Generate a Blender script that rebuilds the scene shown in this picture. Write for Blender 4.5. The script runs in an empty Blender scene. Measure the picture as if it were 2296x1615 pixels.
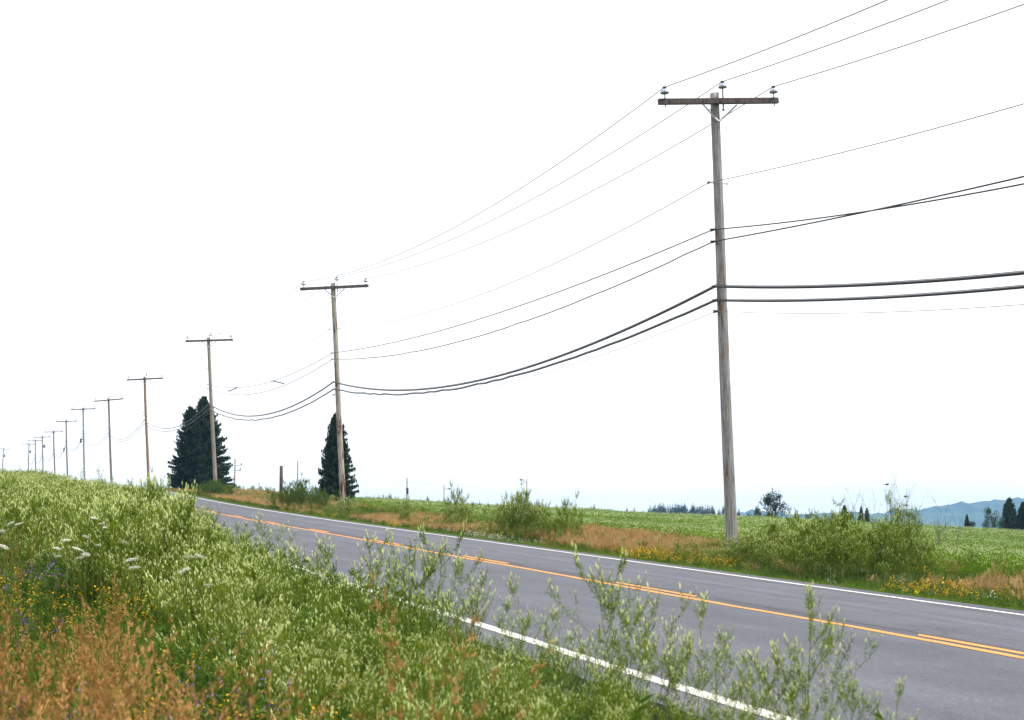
import bpy, math, random
import numpy as np
from mathutils import Matrix, Vector, Euler

R = math.radians
SC = bpy.context.scene
COL = SC.collection

# ------------------------------------------------------------------ camera, sky, sun, exposure
F, CX, HZ, WID = 3187.0, 1148.0, 1200.0, 2295.0      # focal length, optical centre and level line in photo pixels


def at(x, y, Y):
    return Vector(((x - CX) / F * Y, Y, (HZ - y) / F * Y))


cam_d = bpy.data.cameras.new('camera')
cam = bpy.data.objects.new('camera', cam_d)
COL.objects.link(cam)
cam.location = (0, 0, 0)
cam.rotation_euler = (R(90), 0, 0)
cam_d.sensor_width = 36.0
cam_d.lens = 36.0 * F / WID
cam_d.shift_x = -0.0002
cam_d.shift_y = (HZ - 807.5) / WID
cam_d.clip_start = 0.05
cam_d.clip_end = 9000
cam_d.dof.use_dof = True
cam_d.dof.focus_distance = 33.0
cam_d.dof.aperture_fstop = 5.2
SC.camera = cam

SUN_DIR = Vector((0.42, -0.03, 0.90)).normalized()    # towards the sun
wd = bpy.data.worlds.new('World')
SC.world = wd
wd.use_nodes = True
nt = wd.node_tree
nt.nodes.clear()
sky = nt.nodes.new('ShaderNodeTexSky')
sky.sky_type = 'NISHITA'
sky.sun_disc = False
sky.sun_elevation = math.asin(SUN_DIR.z)
sky.sun_rotation = math.atan2(SUN_DIR.x, SUN_DIR.y)
sky.dust_density = 3.0
b1 = nt.nodes.new('ShaderNodeBackground')
b1.inputs['Strength'].default_value = 0.12
nt.links.new(sky.outputs[0], b1.inputs['Color'])
b2 = nt.nodes.new('ShaderNodeBackground')            # thin bright cloud sheet
b2.inputs['Color'].default_value = (1.0, 1.0, 1.0, 1)
b2.inputs['Strength'].default_value = 0.86
mx = nt.nodes.new('ShaderNodeMixShader')
tc = nt.nodes.new('ShaderNodeTexCoord')
ns = nt.nodes.new('ShaderNodeTexNoise')
ns.inputs['Scale'].default_value = 3.0
ns.inputs['Detail'].default_value = 5.0
nt.links.new(tc.outputs['Generated'], ns.inputs['Vector'])
rp = nt.nodes.new('ShaderNodeMapRange')
rp.inputs['From Min'].default_value = 0.35
rp.inputs['From Max'].default_value = 0.65
rp.inputs['To Min'].default_value = 0.86
rp.inputs['To Max'].default_value = 0.97
nt.links.new(ns.outputs['Fac'], rp.inputs['Value'])
nt.links.new(rp.outputs[0], mx.inputs[0])
nt.links.new(b1.outputs[0], mx.inputs[1])
nt.links.new(b2.outputs[0], mx.inputs[2])
wo = nt.nodes.new('ShaderNodeOutputWorld')
nt.links.new(mx.outputs[0], wo.inputs['Surface'])

sun_d = bpy.data.lights.new('sun', 'SUN')
sun_d.energy = 3.5
sun_d.angle = R(5)
sun_d.color = (1.0, 0.95, 0.87)
sun = bpy.data.objects.new('sun', sun_d)
COL.objects.link(sun)
sun.location = (0, 0, 60)
sun.rotation_euler = SUN_DIR.to_track_quat('Z', 'Y').to_euler()

SC.view_settings.view_transform = 'Standard'
SC.view_settings.look = 'None'
SC.view_settings.gamma = 1.0
SC.view_settings.exposure = 0.83
SC.view_settings.use_curve_mapping = False
SC.cycles.use_denoising = True
SC.cycles.max_bounces = 4
SC.cycles.diffuse_bounces = 2
SC.cycles.glossy_bounces = 1
SC.cycles.transparent_max_bounces = 4
SC.cycles.volume_bounces = 0
SC.cycles.caustics_reflective = False
SC.cycles.caustics_refractive = False


# ------------------------------------------------------------------ helpers
def tag(o, label=None, cat=None, group=None, kind=None):
    if label:
        o['label'] = label
    if cat:
        o['category'] = cat
    if group:
        o['group'] = group
    if kind:
        o['kind'] = kind
    return o


def empty(name, loc=(0, 0, 0), rz=0.0):
    o = bpy.data.objects.new(name, None)
    COL.objects.link(o)
    o.location = loc
    o.rotation_euler = (0, 0, rz)
    o.empty_display_size = 0.2
    return o


def link(name, me, parent=None):
    o = bpy.data.objects.new(name, me)
    COL.objects.link(o)
    if parent is not None:
        o.parent = parent
    return o


class MB:
    """collects faces with a material slot each"""

    def __init__(self):
        self.v, self.f, self.m = [], [], []

    def poly(self, pts, mat=0):
        n = len(self.v)
        self.v += [tuple(p) for p in pts]
        self.f.append(tuple(range(n, n + len(pts))))
        self.m.append(mat)

    def tube(self, pts, radii, sides=6, mat=0, cap=True):
        pts = [Vector(p) for p in pts]
        n0 = len(self.v)
        prev = None
        for i, p in enumerate(pts):
            a = pts[max(i - 1, 0)]
            b = pts[min(i + 1, len(pts) - 1)]
            d = (b - a)
            d = d.normalized() if d.length > 1e-9 else Vector((0, 0, 1))
            if prev is None:
                u = d.orthogonal().normalized()
            else:
                u = (prev - d * prev.dot(d))
                u = u.normalized() if u.length > 1e-6 else d.orthogonal().normalized()
            prev = u
            w = d.cross(u)
            r = radii[i] if hasattr(radii, '__len__') else radii
            for k in range(sides):
                t = 2 * math.pi * k / sides
                self.v.append(tuple(p + (u * math.cos(t) + w * math.sin(t)) * r))
        for i in range(len(pts) - 1):
            for k in range(sides):
                a = n0 + i * sides + k
                b = n0 + i * sides + (k + 1) % sides
                self.f.append((a, b, b + sides, a + sides))
                self.m.append(mat)
        if cap:
            self.f.append(tuple(n0 + k for k in reversed(range(sides))))
            self.m.append(mat)
            e = n0 + (len(pts) - 1) * sides
            self.f.append(tuple(e + k for k in range(sides)))
            self.m.append(mat)

    def box(self, c, size, mat=0, M=None, bev=0.0):
        x, y, z = (s / 2 for s in size)
        if bev > 0:
            b = bev
            prof = [(-x + b, -y), (x - b, -y), (x, -y + b), (x, y - b), (x - b, y), (-x + b, y), (-x, y - b), (-x, -y + b)]
        else:
            prof = [(-x, -y), (x, -y), (x, y), (-x, y)]
        n0 = len(self.v)
        k = len(prof)
        for zz in (-z, z):
            for (px, py) in prof:
                p = Vector((px, py, zz))
                if M is not None:
                    p = M @ p
                self.v.append(tuple(p + Vector(c)))
        for i in range(k):
            j = (i + 1) % k
            self.f.append((n0 + i, n0 + j, n0 + k + j, n0 + k + i))
            self.m.append(mat)
        self.f.append(tuple(n0 + i for i in reversed(range(k))))
        self.f.append(tuple(n0 + k + i for i in range(k)))
        self.m += [mat, mat]

    def lathe(self, prof, sides=12, mat=0, c=(0, 0, 0)):
        n0 = len(self.v)
        for (r, z) in prof:
            for k in range(sides):
                t = 2 * math.pi * k / sides
                self.v.append((c[0] + r * math.cos(t), c[1] + r * math.sin(t), c[2] + z))
        for i in range(len(prof) - 1):
            for k in range(sides):
                a = n0 + i * sides + k
                b = n0 + i * sides + (k + 1) % sides
                self.f.append((a, b, b + sides, a + sides))
                self.m.append(mat)

    def spindle(self, p, d, L, r, mat=0, sides=3):
        p = Vector(p)
        d = Vector(d).normalized()
        u = d.orthogonal().normalized()
        w = d.cross(u)
        n0 = len(self.v)
        self.v.append(tuple(p))
        for k in range(sides):
            t = 2 * math.pi * k / sides
            self.v.append(tuple(p + d * L * 0.38 + (u * math.cos(t) + w * math.sin(t)) * r))
        self.v.append(tuple(p + d * L))
        for k in range(sides):
            a, b = n0 + 1 + k, n0 + 1 + (k + 1) % sides
            self.f += [(n0, b, a), (a, b, n0 + sides + 1)]
            self.m += [mat, mat]

    def leaf(self, p, d, w, L, wid, mat=0):
        """a pointed leaf: diamond of two triangles with a fold"""
        p, d, w = Vector(p), Vector(d), Vector(w)
        n0 = len(self.v)
        up = d.cross(w) * 0.25
        self.v += [tuple(p), tuple(p + d * L * 0.5 + w * wid * 0.5 + up * wid), tuple(p + d * L), tuple(p + d * L * 0.5 - w * wid * 0.5 + up * wid)]
        self.f += [(n0, n0 + 1, n0 + 2), (n0, n0 + 2, n0 + 3)]
        self.m += [mat, mat]

    def strip(self, pts, wv, widths, mat=0):
        n0 = len(self.v)
        wv = Vector(wv)
        for p, w in zip(pts, widths):
            p = Vector(p)
            self.v += [tuple(p - wv * w / 2), tuple(p + wv * w / 2)]
        for i in range(len(pts) - 1):
            a = n0 + 2 * i
            self.f.append((a, a + 1, a + 3, a + 2))
            self.m.append(mat)

    def mesh(self, name, mats, smooth=False):
        me = bpy.data.meshes.new(name)
        me.from_pydata(self.v, [], self.f)
        for m in mats:
            me.materials.append(m)
        me.polygons.foreach_set('material_index', self.m)
        if smooth:
            me.polygons.foreach_set('use_smooth', [True] * len(self.f))
        me.update()
        return me

    def build(self, name, mats, parent=None, smooth=False):
        if not isinstance(mats, (list, tuple)):
            mats = [mats]
        return link(name, self.mesh(name, mats, smooth), parent)


def rnd_unit(rg):
    while True:
        v = Vector((rg.uniform(-1, 1), rg.uniform(-1, 1), rg.uniform(-1, 1)))
        if 0.05 < v.length < 1:
            return v.normalized()


# ------------------------------------------------------------------ materials
def new_mat(name):
    m = bpy.data.materials.new(name)
    m.use_nodes = True
    t = m.node_tree
    t.nodes.clear()
    out = t.nodes.new('ShaderNodeOutputMaterial')
    return m, t, out


def N(t, typ, **kw):
    n = t.nodes.new(typ)
    for k, v in kw.items():
        if k in n.inputs:
            n.inputs[k].default_value = v
        else:
            setattr(n, k, v)
    return n


def ramp(t, stops):
    r = t.nodes.new('ShaderNodeValToRGB')
    el = r.color_ramp.elements
    while len(el) < len(stops):
        el.new(0.5)
    for e, (p, c) in zip(el, stops):
        e.position = p
        e.color = (*c, 1) if len(c) == 3 else c
    return r


def leaf_mat(name, c1, c2, transl=0.35, rough=0.55, noise=1.3):
    """foliage: two tones mixed by plant and by place, part of the light passing through"""
    m, t, out = new_mat(name)
    oi = N(t, 'ShaderNodeObjectInfo')
    tc_ = N(t, 'ShaderNodeTexCoord')
    geo = N(t, 'ShaderNodeNewGeometry')
    nz = N(t, 'ShaderNodeTexNoise', Scale=noise, Detail=3.0)
    t.links.new(geo.outputs['Position'], nz.inputs['Vector'])
    ad = N(t, 'ShaderNodeMath', operation='ADD')
    t.links.new(oi.outputs['Random'], ad.inputs[0])
    t.links.new(nz.outputs['Fac'], ad.inputs[1])
    ri = N(t, 'ShaderNodeMath', operation='ADD')
    t.links.new(geo.outputs['Random Per Island'], ri.inputs[0])
    t.links.new(ad.outputs[0], ri.inputs[1])
    dv = N(t, 'ShaderNodeMapRange')
    dv.inputs['From Min'].default_value = 0.6
    dv.inputs['From Max'].default_value = 2.2
    t.links.new(ri.outputs[0], dv.inputs['Value'])
    cr = ramp(t, [(0.0, c1), (1.0, c2)])
    t.links.new(dv.outputs[0], cr.inputs[0])
    pb = N(t, 'ShaderNodeBsdfPrincipled', Roughness=rough)
    pb.inputs['Specular IOR Level'].default_value = 0.06
    t.links.new(cr.outputs[0], pb.inputs['Base Color'])
    tr = N(t, 'ShaderNodeBsdfTranslucent')
    t.links.new(cr.outputs[0], tr.inputs['Color'])
    ms = N(t, 'ShaderNodeMixShader')
    ms.inputs[0].default_value = transl
    t.links.new(pb.outputs[0], ms.inputs[1])
    t.links.new(tr.outputs[0], ms.inputs[2])
    t.links.new(ms.outputs[0], out.inputs['Surface'])
    return m


def plain_mat(name, col, rough=0.6, metal=0.0, var=0.15, scale=8.0, spec=0.4):
    m, t, out = new_mat(name)
    tc_ = N(t, 'ShaderNodeTexCoord')
    nz = N(t, 'ShaderNodeTexNoise', Scale=scale, Detail=5.0)
    t.links.new(tc_.outputs['Object'], nz.inputs['Vector'])
    lo = tuple(c * (1 - var) for c in col)
    hi = tuple(min(1, c * (1 + var)) for c in col)
    cr = ramp(t, [(0.3, lo), (0.7, hi)])
    t.links.new(nz.outputs['Fac'], cr.inputs[0])
    pb = N(t, 'ShaderNodeBsdfPrincipled', Roughness=rough, Metallic=metal)
    pb.inputs['Specular IOR Level'].default_value = spec
    t.links.new(cr.outputs[0], pb.inputs['Base Color'])
    t.links.new(pb.outputs[0], out.inputs['Surface'])
    return m


def wood_mat(name, base, dark, patch, amount, seed=0.0, bump=0.5):
    """weathered pole: long grain, cracks, and patches where the grey skin has come off"""
    m, t, out = new_mat(name)
    tc_ = N(t, 'ShaderNodeTexCoord')
    mp = N(t, 'ShaderNodeMapping')
    mp.inputs['Location'].default_value = (seed, seed * 1.7, seed * 3.1)
    mp.inputs['Scale'].default_value = (1, 1, 0.05)
    t.links.new(tc_.outputs['Object'], mp.inputs['Vector'])
    g = N(t, 'ShaderNodeTexNoise', Scale=30.0, Detail=7.0, Roughness=0.72)
    t.links.new(mp.outputs[0], g.inputs['Vector'])
    cr = ramp(t, [(0.33, dark), (0.50, base), (0.66, tuple(min(1, c * 1.55) for c in base))])
    t.links.new(g.outputs['Fac'], cr.inputs[0])
    mp2 = N(t, 'ShaderNodeMapping')
    mp2.inputs['Location'].default_value = (seed * 2.3, -seed, seed * 1.3)
    mp2.inputs['Scale'].default_value = (1, 1, 0.16)
    t.links.new(tc_.outputs['Object'], mp2.inputs['Vector'])
    p = N(t, 'ShaderNodeTexNoise', Scale=6.0, Detail=7.0, Roughness=0.62)
    t.links.new(mp2.outputs[0], p.inputs['Vector'])
    pr = N(t, 'ShaderNodeMapRange')
    pr.inputs['From Min'].default_value = 0.70 - amount
    pr.inputs['From Max'].default_value = 0.76 - amount
    t.links.new(p.outputs['Fac'], pr.inputs['Value'])
    mc = N(t, 'ShaderNodeMixRGB')
    t.links.new(pr.outputs[0], mc.inputs[0])
    t.links.new(cr.outputs[0], mc.inputs[1])
    g2 = N(t, 'ShaderNodeTexNoise', Scale=30.0, Detail=4.0)
    t.links.new(mp.outputs[0], g2.inputs['Vector'])
    pc = ramp(t, [(0.35, tuple(c * 0.35 for c in patch)), (0.6, patch)])
    t.links.new(g2.outputs['Fac'], pc.inputs[0])
    t.links.new(pc.outputs[0], mc.inputs[2])
    # cracks
    mp3 = N(t, 'ShaderNodeMapping')
    mp3.inputs['Scale'].default_value = (1, 1, 0.03)
    mp3.inputs['Location'].default_value = (seed, 4 + seed, 0)
    t.links.new(tc_.outputs['Object'], mp3.inputs['Vector'])
    k = N(t, 'ShaderNodeTexNoise', Scale=26.0, Detail=3.0)
    t.links.new(mp3.outputs[0], k.inputs['Vector'])
    kr = ramp(t, [(0.485, (1, 1, 1)), (0.5, (0.25, 0.22, 0.2)), (0.515, (1, 1, 1))])
    t.links.new(k.outputs['Fac'], kr.inputs[0])
    mu = N(t, 'ShaderNodeMixRGB', blend_type='MULTIPLY')
    mu.inputs[0].default_value = 0.75
    t.links.new(mc.outputs[0], mu.inputs[1])
    t.links.new(kr.outputs[0], mu.inputs[2])
    pb = N(t, 'ShaderNodeBsdfPrincipled', Roughness=0.85)
    pb.inputs['Specular IOR Level'].default_value = 0.2
    t.links.new(mu.outputs[0], pb.inputs['Base Color'])
    bp = N(t, 'ShaderNodeBump', Strength=bump, Distance=0.02)
    t.links.new(g.outputs['Fac'], bp.inputs['Height'])
    t.links.new(bp.outputs[0], pb.inputs['Normal'])
    t.links.new(pb.outputs[0], out.inputs['Surface'])
    return m


M = {}
M['clover_leaf'] = leaf_mat('clover_leaf', (0.085, 0.142, 0.008), (0.205, 0.280, 0.017), 0.4)
M['clover_stem'] = leaf_mat('clover_stem', (0.085, 0.135, 0.020), (0.18, 0.22, 0.045), 0.15)
M['clover_flower'] = leaf_mat('clover_flower', (0.46, 0.56, 0.14), (0.82, 0.87, 0.44), 0.3)
M['grass'] = leaf_mat('grass', (0.042, 0.100, 0.012), (0.120, 0.190, 0.022), 0.35)
M['grass_bright'] = leaf_mat('grass_bright', (0.062, 0.128, 0.012), (0.155, 0.225, 0.028), 0.35)
M['herb'] = leaf_mat('herb', (0.030, 0.080, 0.010), (0.090, 0.155, 0.018), 0.3)
M['dry_stem'] = leaf_mat('dry_stem', (0.27, 0.165, 0.036), (0.46, 0.30, 0.085), 0.25)
M['dry_head'] = leaf_mat('dry_head', (0.31, 0.145, 0.045), (0.52, 0.285, 0.105), 0.3)
M['tan_head'] = leaf_mat('tan_head', (0.46, 0.27, 0.11), (0.66, 0.46, 0.23), 0.3)
M['yellow'] = leaf_mat('yellow_petal', (0.72, 0.36, 0.006), (0.92, 0.62, 0.02), 0.3)
M['purple'] = leaf_mat('purple_petal', (0.16, 0.08, 0.34), (0.33, 0.20, 0.52), 0.3)
M['white_petal'] = leaf_mat('white_petal', (0.55, 0.58, 0.45), (0.80, 0.80, 0.72), 0.3)
M['crop_leaf'] = leaf_mat('crop_leaf', (0.080, 0.175, 0.006), (0.165, 0.285, 0.012), 0.35, noise=0.25)
M['crop_flower'] = leaf_mat('crop_flower', (0.48, 0.55, 0.27), (0.76, 0.76, 0.52), 0.3)
M['spruce'] = leaf_mat('spruce_needle', (0.017, 0.036, 0.014), (0.055, 0.085, 0.036), 0.06, 0.6, 0.8)
M['bark'] = plain_mat('bark', (0.10, 0.075, 0.055), 0.9)
M['far_leaf'] = leaf_mat('far_tree_leaf', (0.018, 0.036, 0.012), (0.050, 0.085, 0.024), 0.2, noise=0.3)
M['twig'] = plain_mat('twig', (0.17, 0.15, 0.11), 0.9)
M['wire'] = plain_mat('bare_wire', (0.17, 0.17, 0.17), 0.6, 0.0)
M['cable'] = plain_mat('black_cable', (0.028, 0.024, 0.028), 0.45)
M['steel'] = plain_mat('galvanised_steel', (0.24, 0.24, 0.27), 0.45, 0.6)
M['steel_bright'] = plain_mat('bright_clip', (0.75, 0.76, 0.78), 0.35, 0.3)
M['porcelain'] = plain_mat('porcelain', (0.40, 0.43, 0.54), 0.18, 0.0, 0.06, spec=0.6)
M['tie'] = plain_mat('dark_tie', (0.03, 0.028, 0.03), 0.6)
M['arm'] = wood_mat('crossarm_wood', (0.085, 0.068, 0.066), (0.04, 0.032, 0.032), (0.17, 0.085, 0.06), 0.10, 3.0, 0.3)
M['bird'] = plain_mat('dark_feather', (0.05, 0.045, 0.04), 0.8)

# ------------------------------------------------------------------ the lie of the land
P0 = np.array([0.0, 22.38])
DR = np.array([-0.339, 0.941])
NR = np.array([0.941, 0.339])


def bend(s):
    """the far end of the road swings gently left"""
    q = np.clip(np.asarray(s, float) - 75.0, 0, None)
    return np.where(q < 420, -1.35e-4 * q * q, -1.35e-4 * 420 ** 2 - 0.1134 * (q - 420))


def world(s, t):
    s = np.asarray(s, float)
    t = np.asarray(t, float) + bend(s)
    return P0[0] + DR[0] * s + NR[0] * t, P0[1] + DR[1] * s + NR[1] * t


def road_st(X, Y):
    x, y = np.asarray(X, float) - P0[0], np.asarray(Y, float) - P0[1]
    s = x * DR[0] + y * DR[1]
    t = x * NR[0] + y * NR[1]
    return s, t - bend(s)


def smooth(a, b, x):
    u = np.clip((x - a) / (b - a), 0, 1)
    return u * u * (3 - 2 * u)


def base_z(X, Y, s):
    """hill side that carries the road"""
    Xc, Yc = np.clip(X, -190, 190), np.clip(Y, -60, 470)
    z = -1.046 - 0.047 * Xc + 0.0254 * Yc
    q = np.clip(s - 22, 0, 63)
    z = z + 0.00013 * q * q
    z = z - 0.012 * np.clip(s - 100, 0, 250)
    return z


PT = np.array([-400, -60, -30, -20, -14, -10.5, -8.6, -7.2, -6.2, -5.2, -4.5, -4.3, 3.9, 4.1, 5.0, 6.0, 7.5, 9.5, 12, 20, 400])
PZ = np.array([-9, -3.2, -1.4, -0.75, -0.35, -0.38, -0.50, -0.50, -0.40, -0.20, -0.08, -0.07, -0.07, -0.08, -0.20, -0.30, -0.25, -0.03, -0.14, -0.32, -0.40])


def wob(X, Y, k, a):
    return a * (np.sin(X * 1.3 * k + 0.7 * np.sin(Y * 0.9 * k)) * np.cos(Y * 1.1 * k + 1.3 * np.sin(X * 0.6 * k)))


def ground(X, Y):
    X, Y = np.asarray(X, float), np.asarray(Y, float)
    s, t = road_st(X, Y)
    z = base_z(X, Y, s) + np.interp(t, PT, PZ)
    w = smooth(9, 26, t)
    q = np.clip(Y - 95, 0, None)
    drop = np.where(q < 60, 0.0005 * q * q, 1.8 + 0.06 * (q - 60))
    z = z - w * drop
    far = smooth(60, 180, t) + smooth(-60, -200, t)
    off = smooth(4.6, 8, np.abs(t))
    z = z + off * (wob(X, Y, 0.9, 0.035) + wob(X, Y, 0.23, 0.05))
    z = np.where(far > 0, np.maximum(z, -4.0), z)
    return np.maximum(z, -4.0)


# ground sheet: a strip-aligned grid, fine by the road and out to the horizon
ss = np.concatenate([[-2400, -1500, -700, -300, -120, -60], np.arange(-40, 40, 0.6), np.arange(40, 130, 2.0), np.arange(130, 500, 10.0),
                     [520, 600, 750, 1000, 1400, 2000, 2600]])
tt = np.concatenate([[-2600, -1800, -800, -400, -200, -120, -80, -60, -45, -36, -30], np.arange(-26, -8, 0.9), np.arange(-8, -4.35, 0.3),
                     [-4.3, -2, 0, 2, 3.88, 3.95], np.arange(4.2, 10, 0.35), np.arange(10, 30, 1.0), np.arange(30, 80, 4.0),
                     [85, 95, 110, 130, 160, 200, 280, 400, 700, 1200, 2000, 2600]])
SS, TT = np.meshgrid(ss, tt, indexing='ij')
GX, GY = world(SS, TT)
GZ = ground(GX, GY)
GZ = np.where((TT > -4.31) & (TT < 3.9), GZ - 0.08, GZ)
nv = np.stack([GX, GY, GZ], -1).reshape(-1, 3)
a = (np.arange(len(ss) - 1)[:, None] * len(tt) + np.arange(len(tt) - 1)[None, :]).ravel()
fc = np.stack([a, a + len(tt), a + len(tt) + 1, a + 1], -1)
me = bpy.data.meshes.new('ground')
me.from_pydata(nv.tolist(), [], fc.tolist())
me.polygons.foreach_set('use_smooth', [True] * len(me.polygons))
m, t, out = new_mat('soil_and_turf')
geo = N(t, 'ShaderNodeNewGeometry')
n1 = N(t, 'ShaderNodeTexNoise', Scale=0.35, Detail=6.0)
n2 = N(t, 'ShaderNodeTexNoise', Scale=14.0, Detail=6.0)
t.links.new(geo.outputs['Position'], n1.inputs['Vector'])
t.links.new(geo.outputs['Position'], n2.inputs['Vector'])
c1 = ramp(t, [(0.35, (0.035, 0.060, 0.014)), (0.6, (0.075, 0.105, 0.028)), (0.8, (0.14, 0.12, 0.05))])
c2 = ramp(t, [(0.3, (0.45, 0.42, 0.38)), (0.7, (1.0, 1.0, 1.0))])
t.links.new(n1.outputs['Fac'], c1.inputs[0])
t.links.new(n2.outputs['Fac'], c2.inputs[0])
mu = N(t, 'ShaderNodeMixRGB', blend_type='MULTIPLY')
mu.inputs[0].default_value = 1.0
t.links.new(c1.outputs[0], mu.inputs[1])
t.links.new(c2.outputs[0], mu.inputs[2])
pb = N(t, 'ShaderNodeBsdfPrincipled', Roughness=0.95)
t.links.new(mu.outputs[0], pb.inputs['Base Color'])
t.links.new(pb.outputs[0], out.inputs['Surface'])
me.materials.append(m)
tag(link('ground', me), kind='structure')


# ------------------------------------------------------------------ road
def road_z(s, t):
    X, Y = world(s, t)
    camber = -0.0006 * np.asarray(t, float) ** 2
    return base_z(X, Y, np.asarray(s, float)) + camber


rs = np.concatenate([np.arange(-40, 40, 0.25), np.arange(40, 130, 1.0), np.arange(130, 480, 5.0)])
rg = np.random.default_rng(5)


def wander(n, amp, step):
    k = np.convolve(rg.normal(size=n + 2 * step), np.ones(step) / step, 'same')[step:step + n]
    return k / (k.std() + 1e-9) * amp


eL = -4.36 + wander(len(rs), 0.02, 6) + wander(len(rs), 0.03, 40)
eR = 3.98 + wander(len(rs), 0.015, 5) + wander(len(rs), 0.02, 40)
cols = np.array([0.0, 0.004, 0.12, 0.25, 0.38, 0.5, 0.62, 0.75, 0.88, 0.996, 1.0])
Tm = eL[:, None] + (eR - eL)[:, None] * cols[None, :]
Sm = np.repeat(rs[:, None], len(cols), 1)
RX, RY = world(Sm, Tm)
RZ = road_z(Sm, Tm)
RZ[:, 0] -= 0.14
RZ[:, -1] -= 0.14
me = bpy.data.meshes.new('road')
nc = len(cols)
a = (np.arange(len(rs) - 1)[:, None] * nc + np.arange(nc - 1)[None, :]).ravel()
fc = np.stack([a, a + 1, a + nc + 1, a + nc], -1)
me.from_pydata(np.stack([RX, RY, RZ], -1).reshape(-1, 3).tolist(), [], fc.tolist())
uv = me.uv_layers.new(name='st')
vi = np.zeros(len(me.loops), int)
me.loops.foreach_get('vertex_index', vi)
uv.data.foreach_set('uv', np.stack([Sm.ravel()[vi], Tm.ravel()[vi]], -1).ravel())
m, t, out = new_mat('asphalt')
uvn = N(t, 'ShaderNodeUVMap', uv_map='st')
sep = N(t, 'ShaderNodeSeparateXYZ')
t.links.new(uvn.outputs[0], sep.inputs[0])
# wear along the lanes
mp = N(t, 'ShaderNodeMapping')
mp.inputs['Scale'].default_value = (0.012, 1.0, 1.0)
t.links.new(uvn.outputs[0], mp.inputs['Vector'])
lw = N(t, 'ShaderNodeTexNoise', Scale=1.35, Detail=5.0, Roughness=0.6)
t.links.new(mp.outputs[0], lw.inputs['Vector'])
lr = ramp(t, [(0.3, (0.046, 0.050, 0.065)), (0.5, (0.061, 0.066, 0.083)), (0.7, (0.080, 0.085, 0.103))])
t.links.new(lw.outputs['Fac'], lr.inputs[0])
# polished streak in each lane
st = N(t, 'ShaderNodeFloatCurve')
cv = st.mapping.curves[0]
cv.points[0].location = (0, 0.30)
cv.points[1].location = (1, 0.30)
for px, py in [(0.30, 0.34), (0.50, 0.30), (0.535, 0.16), (0.57, 0.30), (0.722, 0.34), (0.748, 0.58), (0.772, 0.36), (0.90, 0.36), (0.935, 0.22)]:
    cv.points.new(px, py)
st.mapping.update()
nm = N(t, 'ShaderNodeMapRange')
nm.inputs['From Min'].default_value = -4.4
nm.inputs['From Max'].default_value = 4.0
t.links.new(sep.outputs['Y'], nm.inputs['Value'])
t.links.new(nm.outputs[0], st.inputs['Value'])
sr = ramp(t, [(0.0, (0.55, 0.55, 0.55)), (0.3, (1, 1, 1)), (0.6, (1.35, 1.35, 1.37))])
t.links.new(st.outputs[0], sr.inputs[0])
m1 = N(t, 'ShaderNodeMixRGB', blend_type='MULTIPLY')
m1.inputs[0].default_value = 1.0
t.links.new(lr.outputs[0], m1.inputs[1])
t.links.new(sr.outputs[0], m1.inputs[2])
# stone grain
gr = N(t, 'ShaderNodeTexVoronoi', Scale=70.0)
t.links.new(uvn.outputs[0], gr.inputs['Vector'])
g2 = N(t, 'ShaderNodeTexNoise', Scale=130.0, Detail=2.0)
t.links.new(uvn.outputs[0], g2.inputs['Vector'])
gm = N(t, 'ShaderNodeMixRGB')
gm.inputs[0].default_value = 0.55
t.links.new(gr.outputs['Color'], gm.inputs[1])
t.links.new(g2.outputs['Color'], gm.inputs[2])
bw = N(t, 'ShaderNodeRGBToBW')
t.links.new(gm.outputs[0], bw.inputs[0])
gramp = ramp(t, [(0.25, (0.55, 0.55, 0.57)), (0.5, (0.95, 0.94, 0.95)), (0.72, (1.5, 1.48, 1.45))])
t.links.new(bw.outputs[0], gramp.inputs[0])
m2 = N(t, 'ShaderNodeMixRGB', blend_type='MULTIPLY')
m2.inputs[0].default_value = 0.85
t.links.new(m1.outputs[0], m2.inputs[1])
t.links.new(gramp.outputs[0], m2.inputs[2])
# blotches
bl = N(t, 'ShaderNodeTexNoise', Scale=0.7, Detail=6.0, Roughness=0.65)
t.links.new(uvn.outputs[0], bl.inputs['Vector'])
br = ramp(t, [(0.30, (0.80, 0.80, 0.81)), (0.68, (1.15, 1.15, 1.14))])
t.links.new(bl.outputs['Fac'], br.inputs[0])
m3 = N(t, 'ShaderNodeMixRGB', blend_type='MULTIPLY')
m3.inputs[0].default_value = 1.0
t.links.new(m2.outputs[0], m3.inputs[1])
t.links.new(br.outputs[0], m3.inputs[2])
vc = N(t, 'ShaderNodeTexVoronoi', Scale=0.33, feature='DISTANCE_TO_EDGE')
vw = N(t, 'ShaderNodeTexNoise', Scale=1.6, Detail=5.0)
t.links.new(uvn.outputs[0], vw.inputs['Vector'])
va = N(t, 'ShaderNodeVectorMath', operation='MULTIPLY_ADD')
va.inputs[1].default_value = (0.9, 0.9, 0.0)
t.links.new(vw.outputs['Color'], va.inputs[0])
t.links.new(uvn.outputs[0], va.inputs[2])
t.links.new(va.outputs[0], vc.inputs['Vector'])
vr = ramp(t, [(0.0, (0.50, 0.50, 0.50)), (0.006, (0.78, 0.78, 0.78)), (0.014, (1, 1, 1))])
t.links.new(vc.outputs['Distance'], vr.inputs[0])
m4 = N(t, 'ShaderNodeMixRGB', blend_type='MULTIPLY')
cm = N(t, 'ShaderNodeTexNoise', Scale=0.12, Detail=2.0)
t.links.new(uvn.outputs[0], cm.inputs['Vector'])
cmr = ramp(t, [(0.48, (0, 0, 0)), (0.60, (0.7, 0.7, 0.7))])
t.links.new(cm.outputs['Fac'], cmr.inputs[0])
t.links.new(cmr.outputs[0], m4.inputs[0])
t.links.new(m3.outputs[0], m4.inputs[1])
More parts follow.
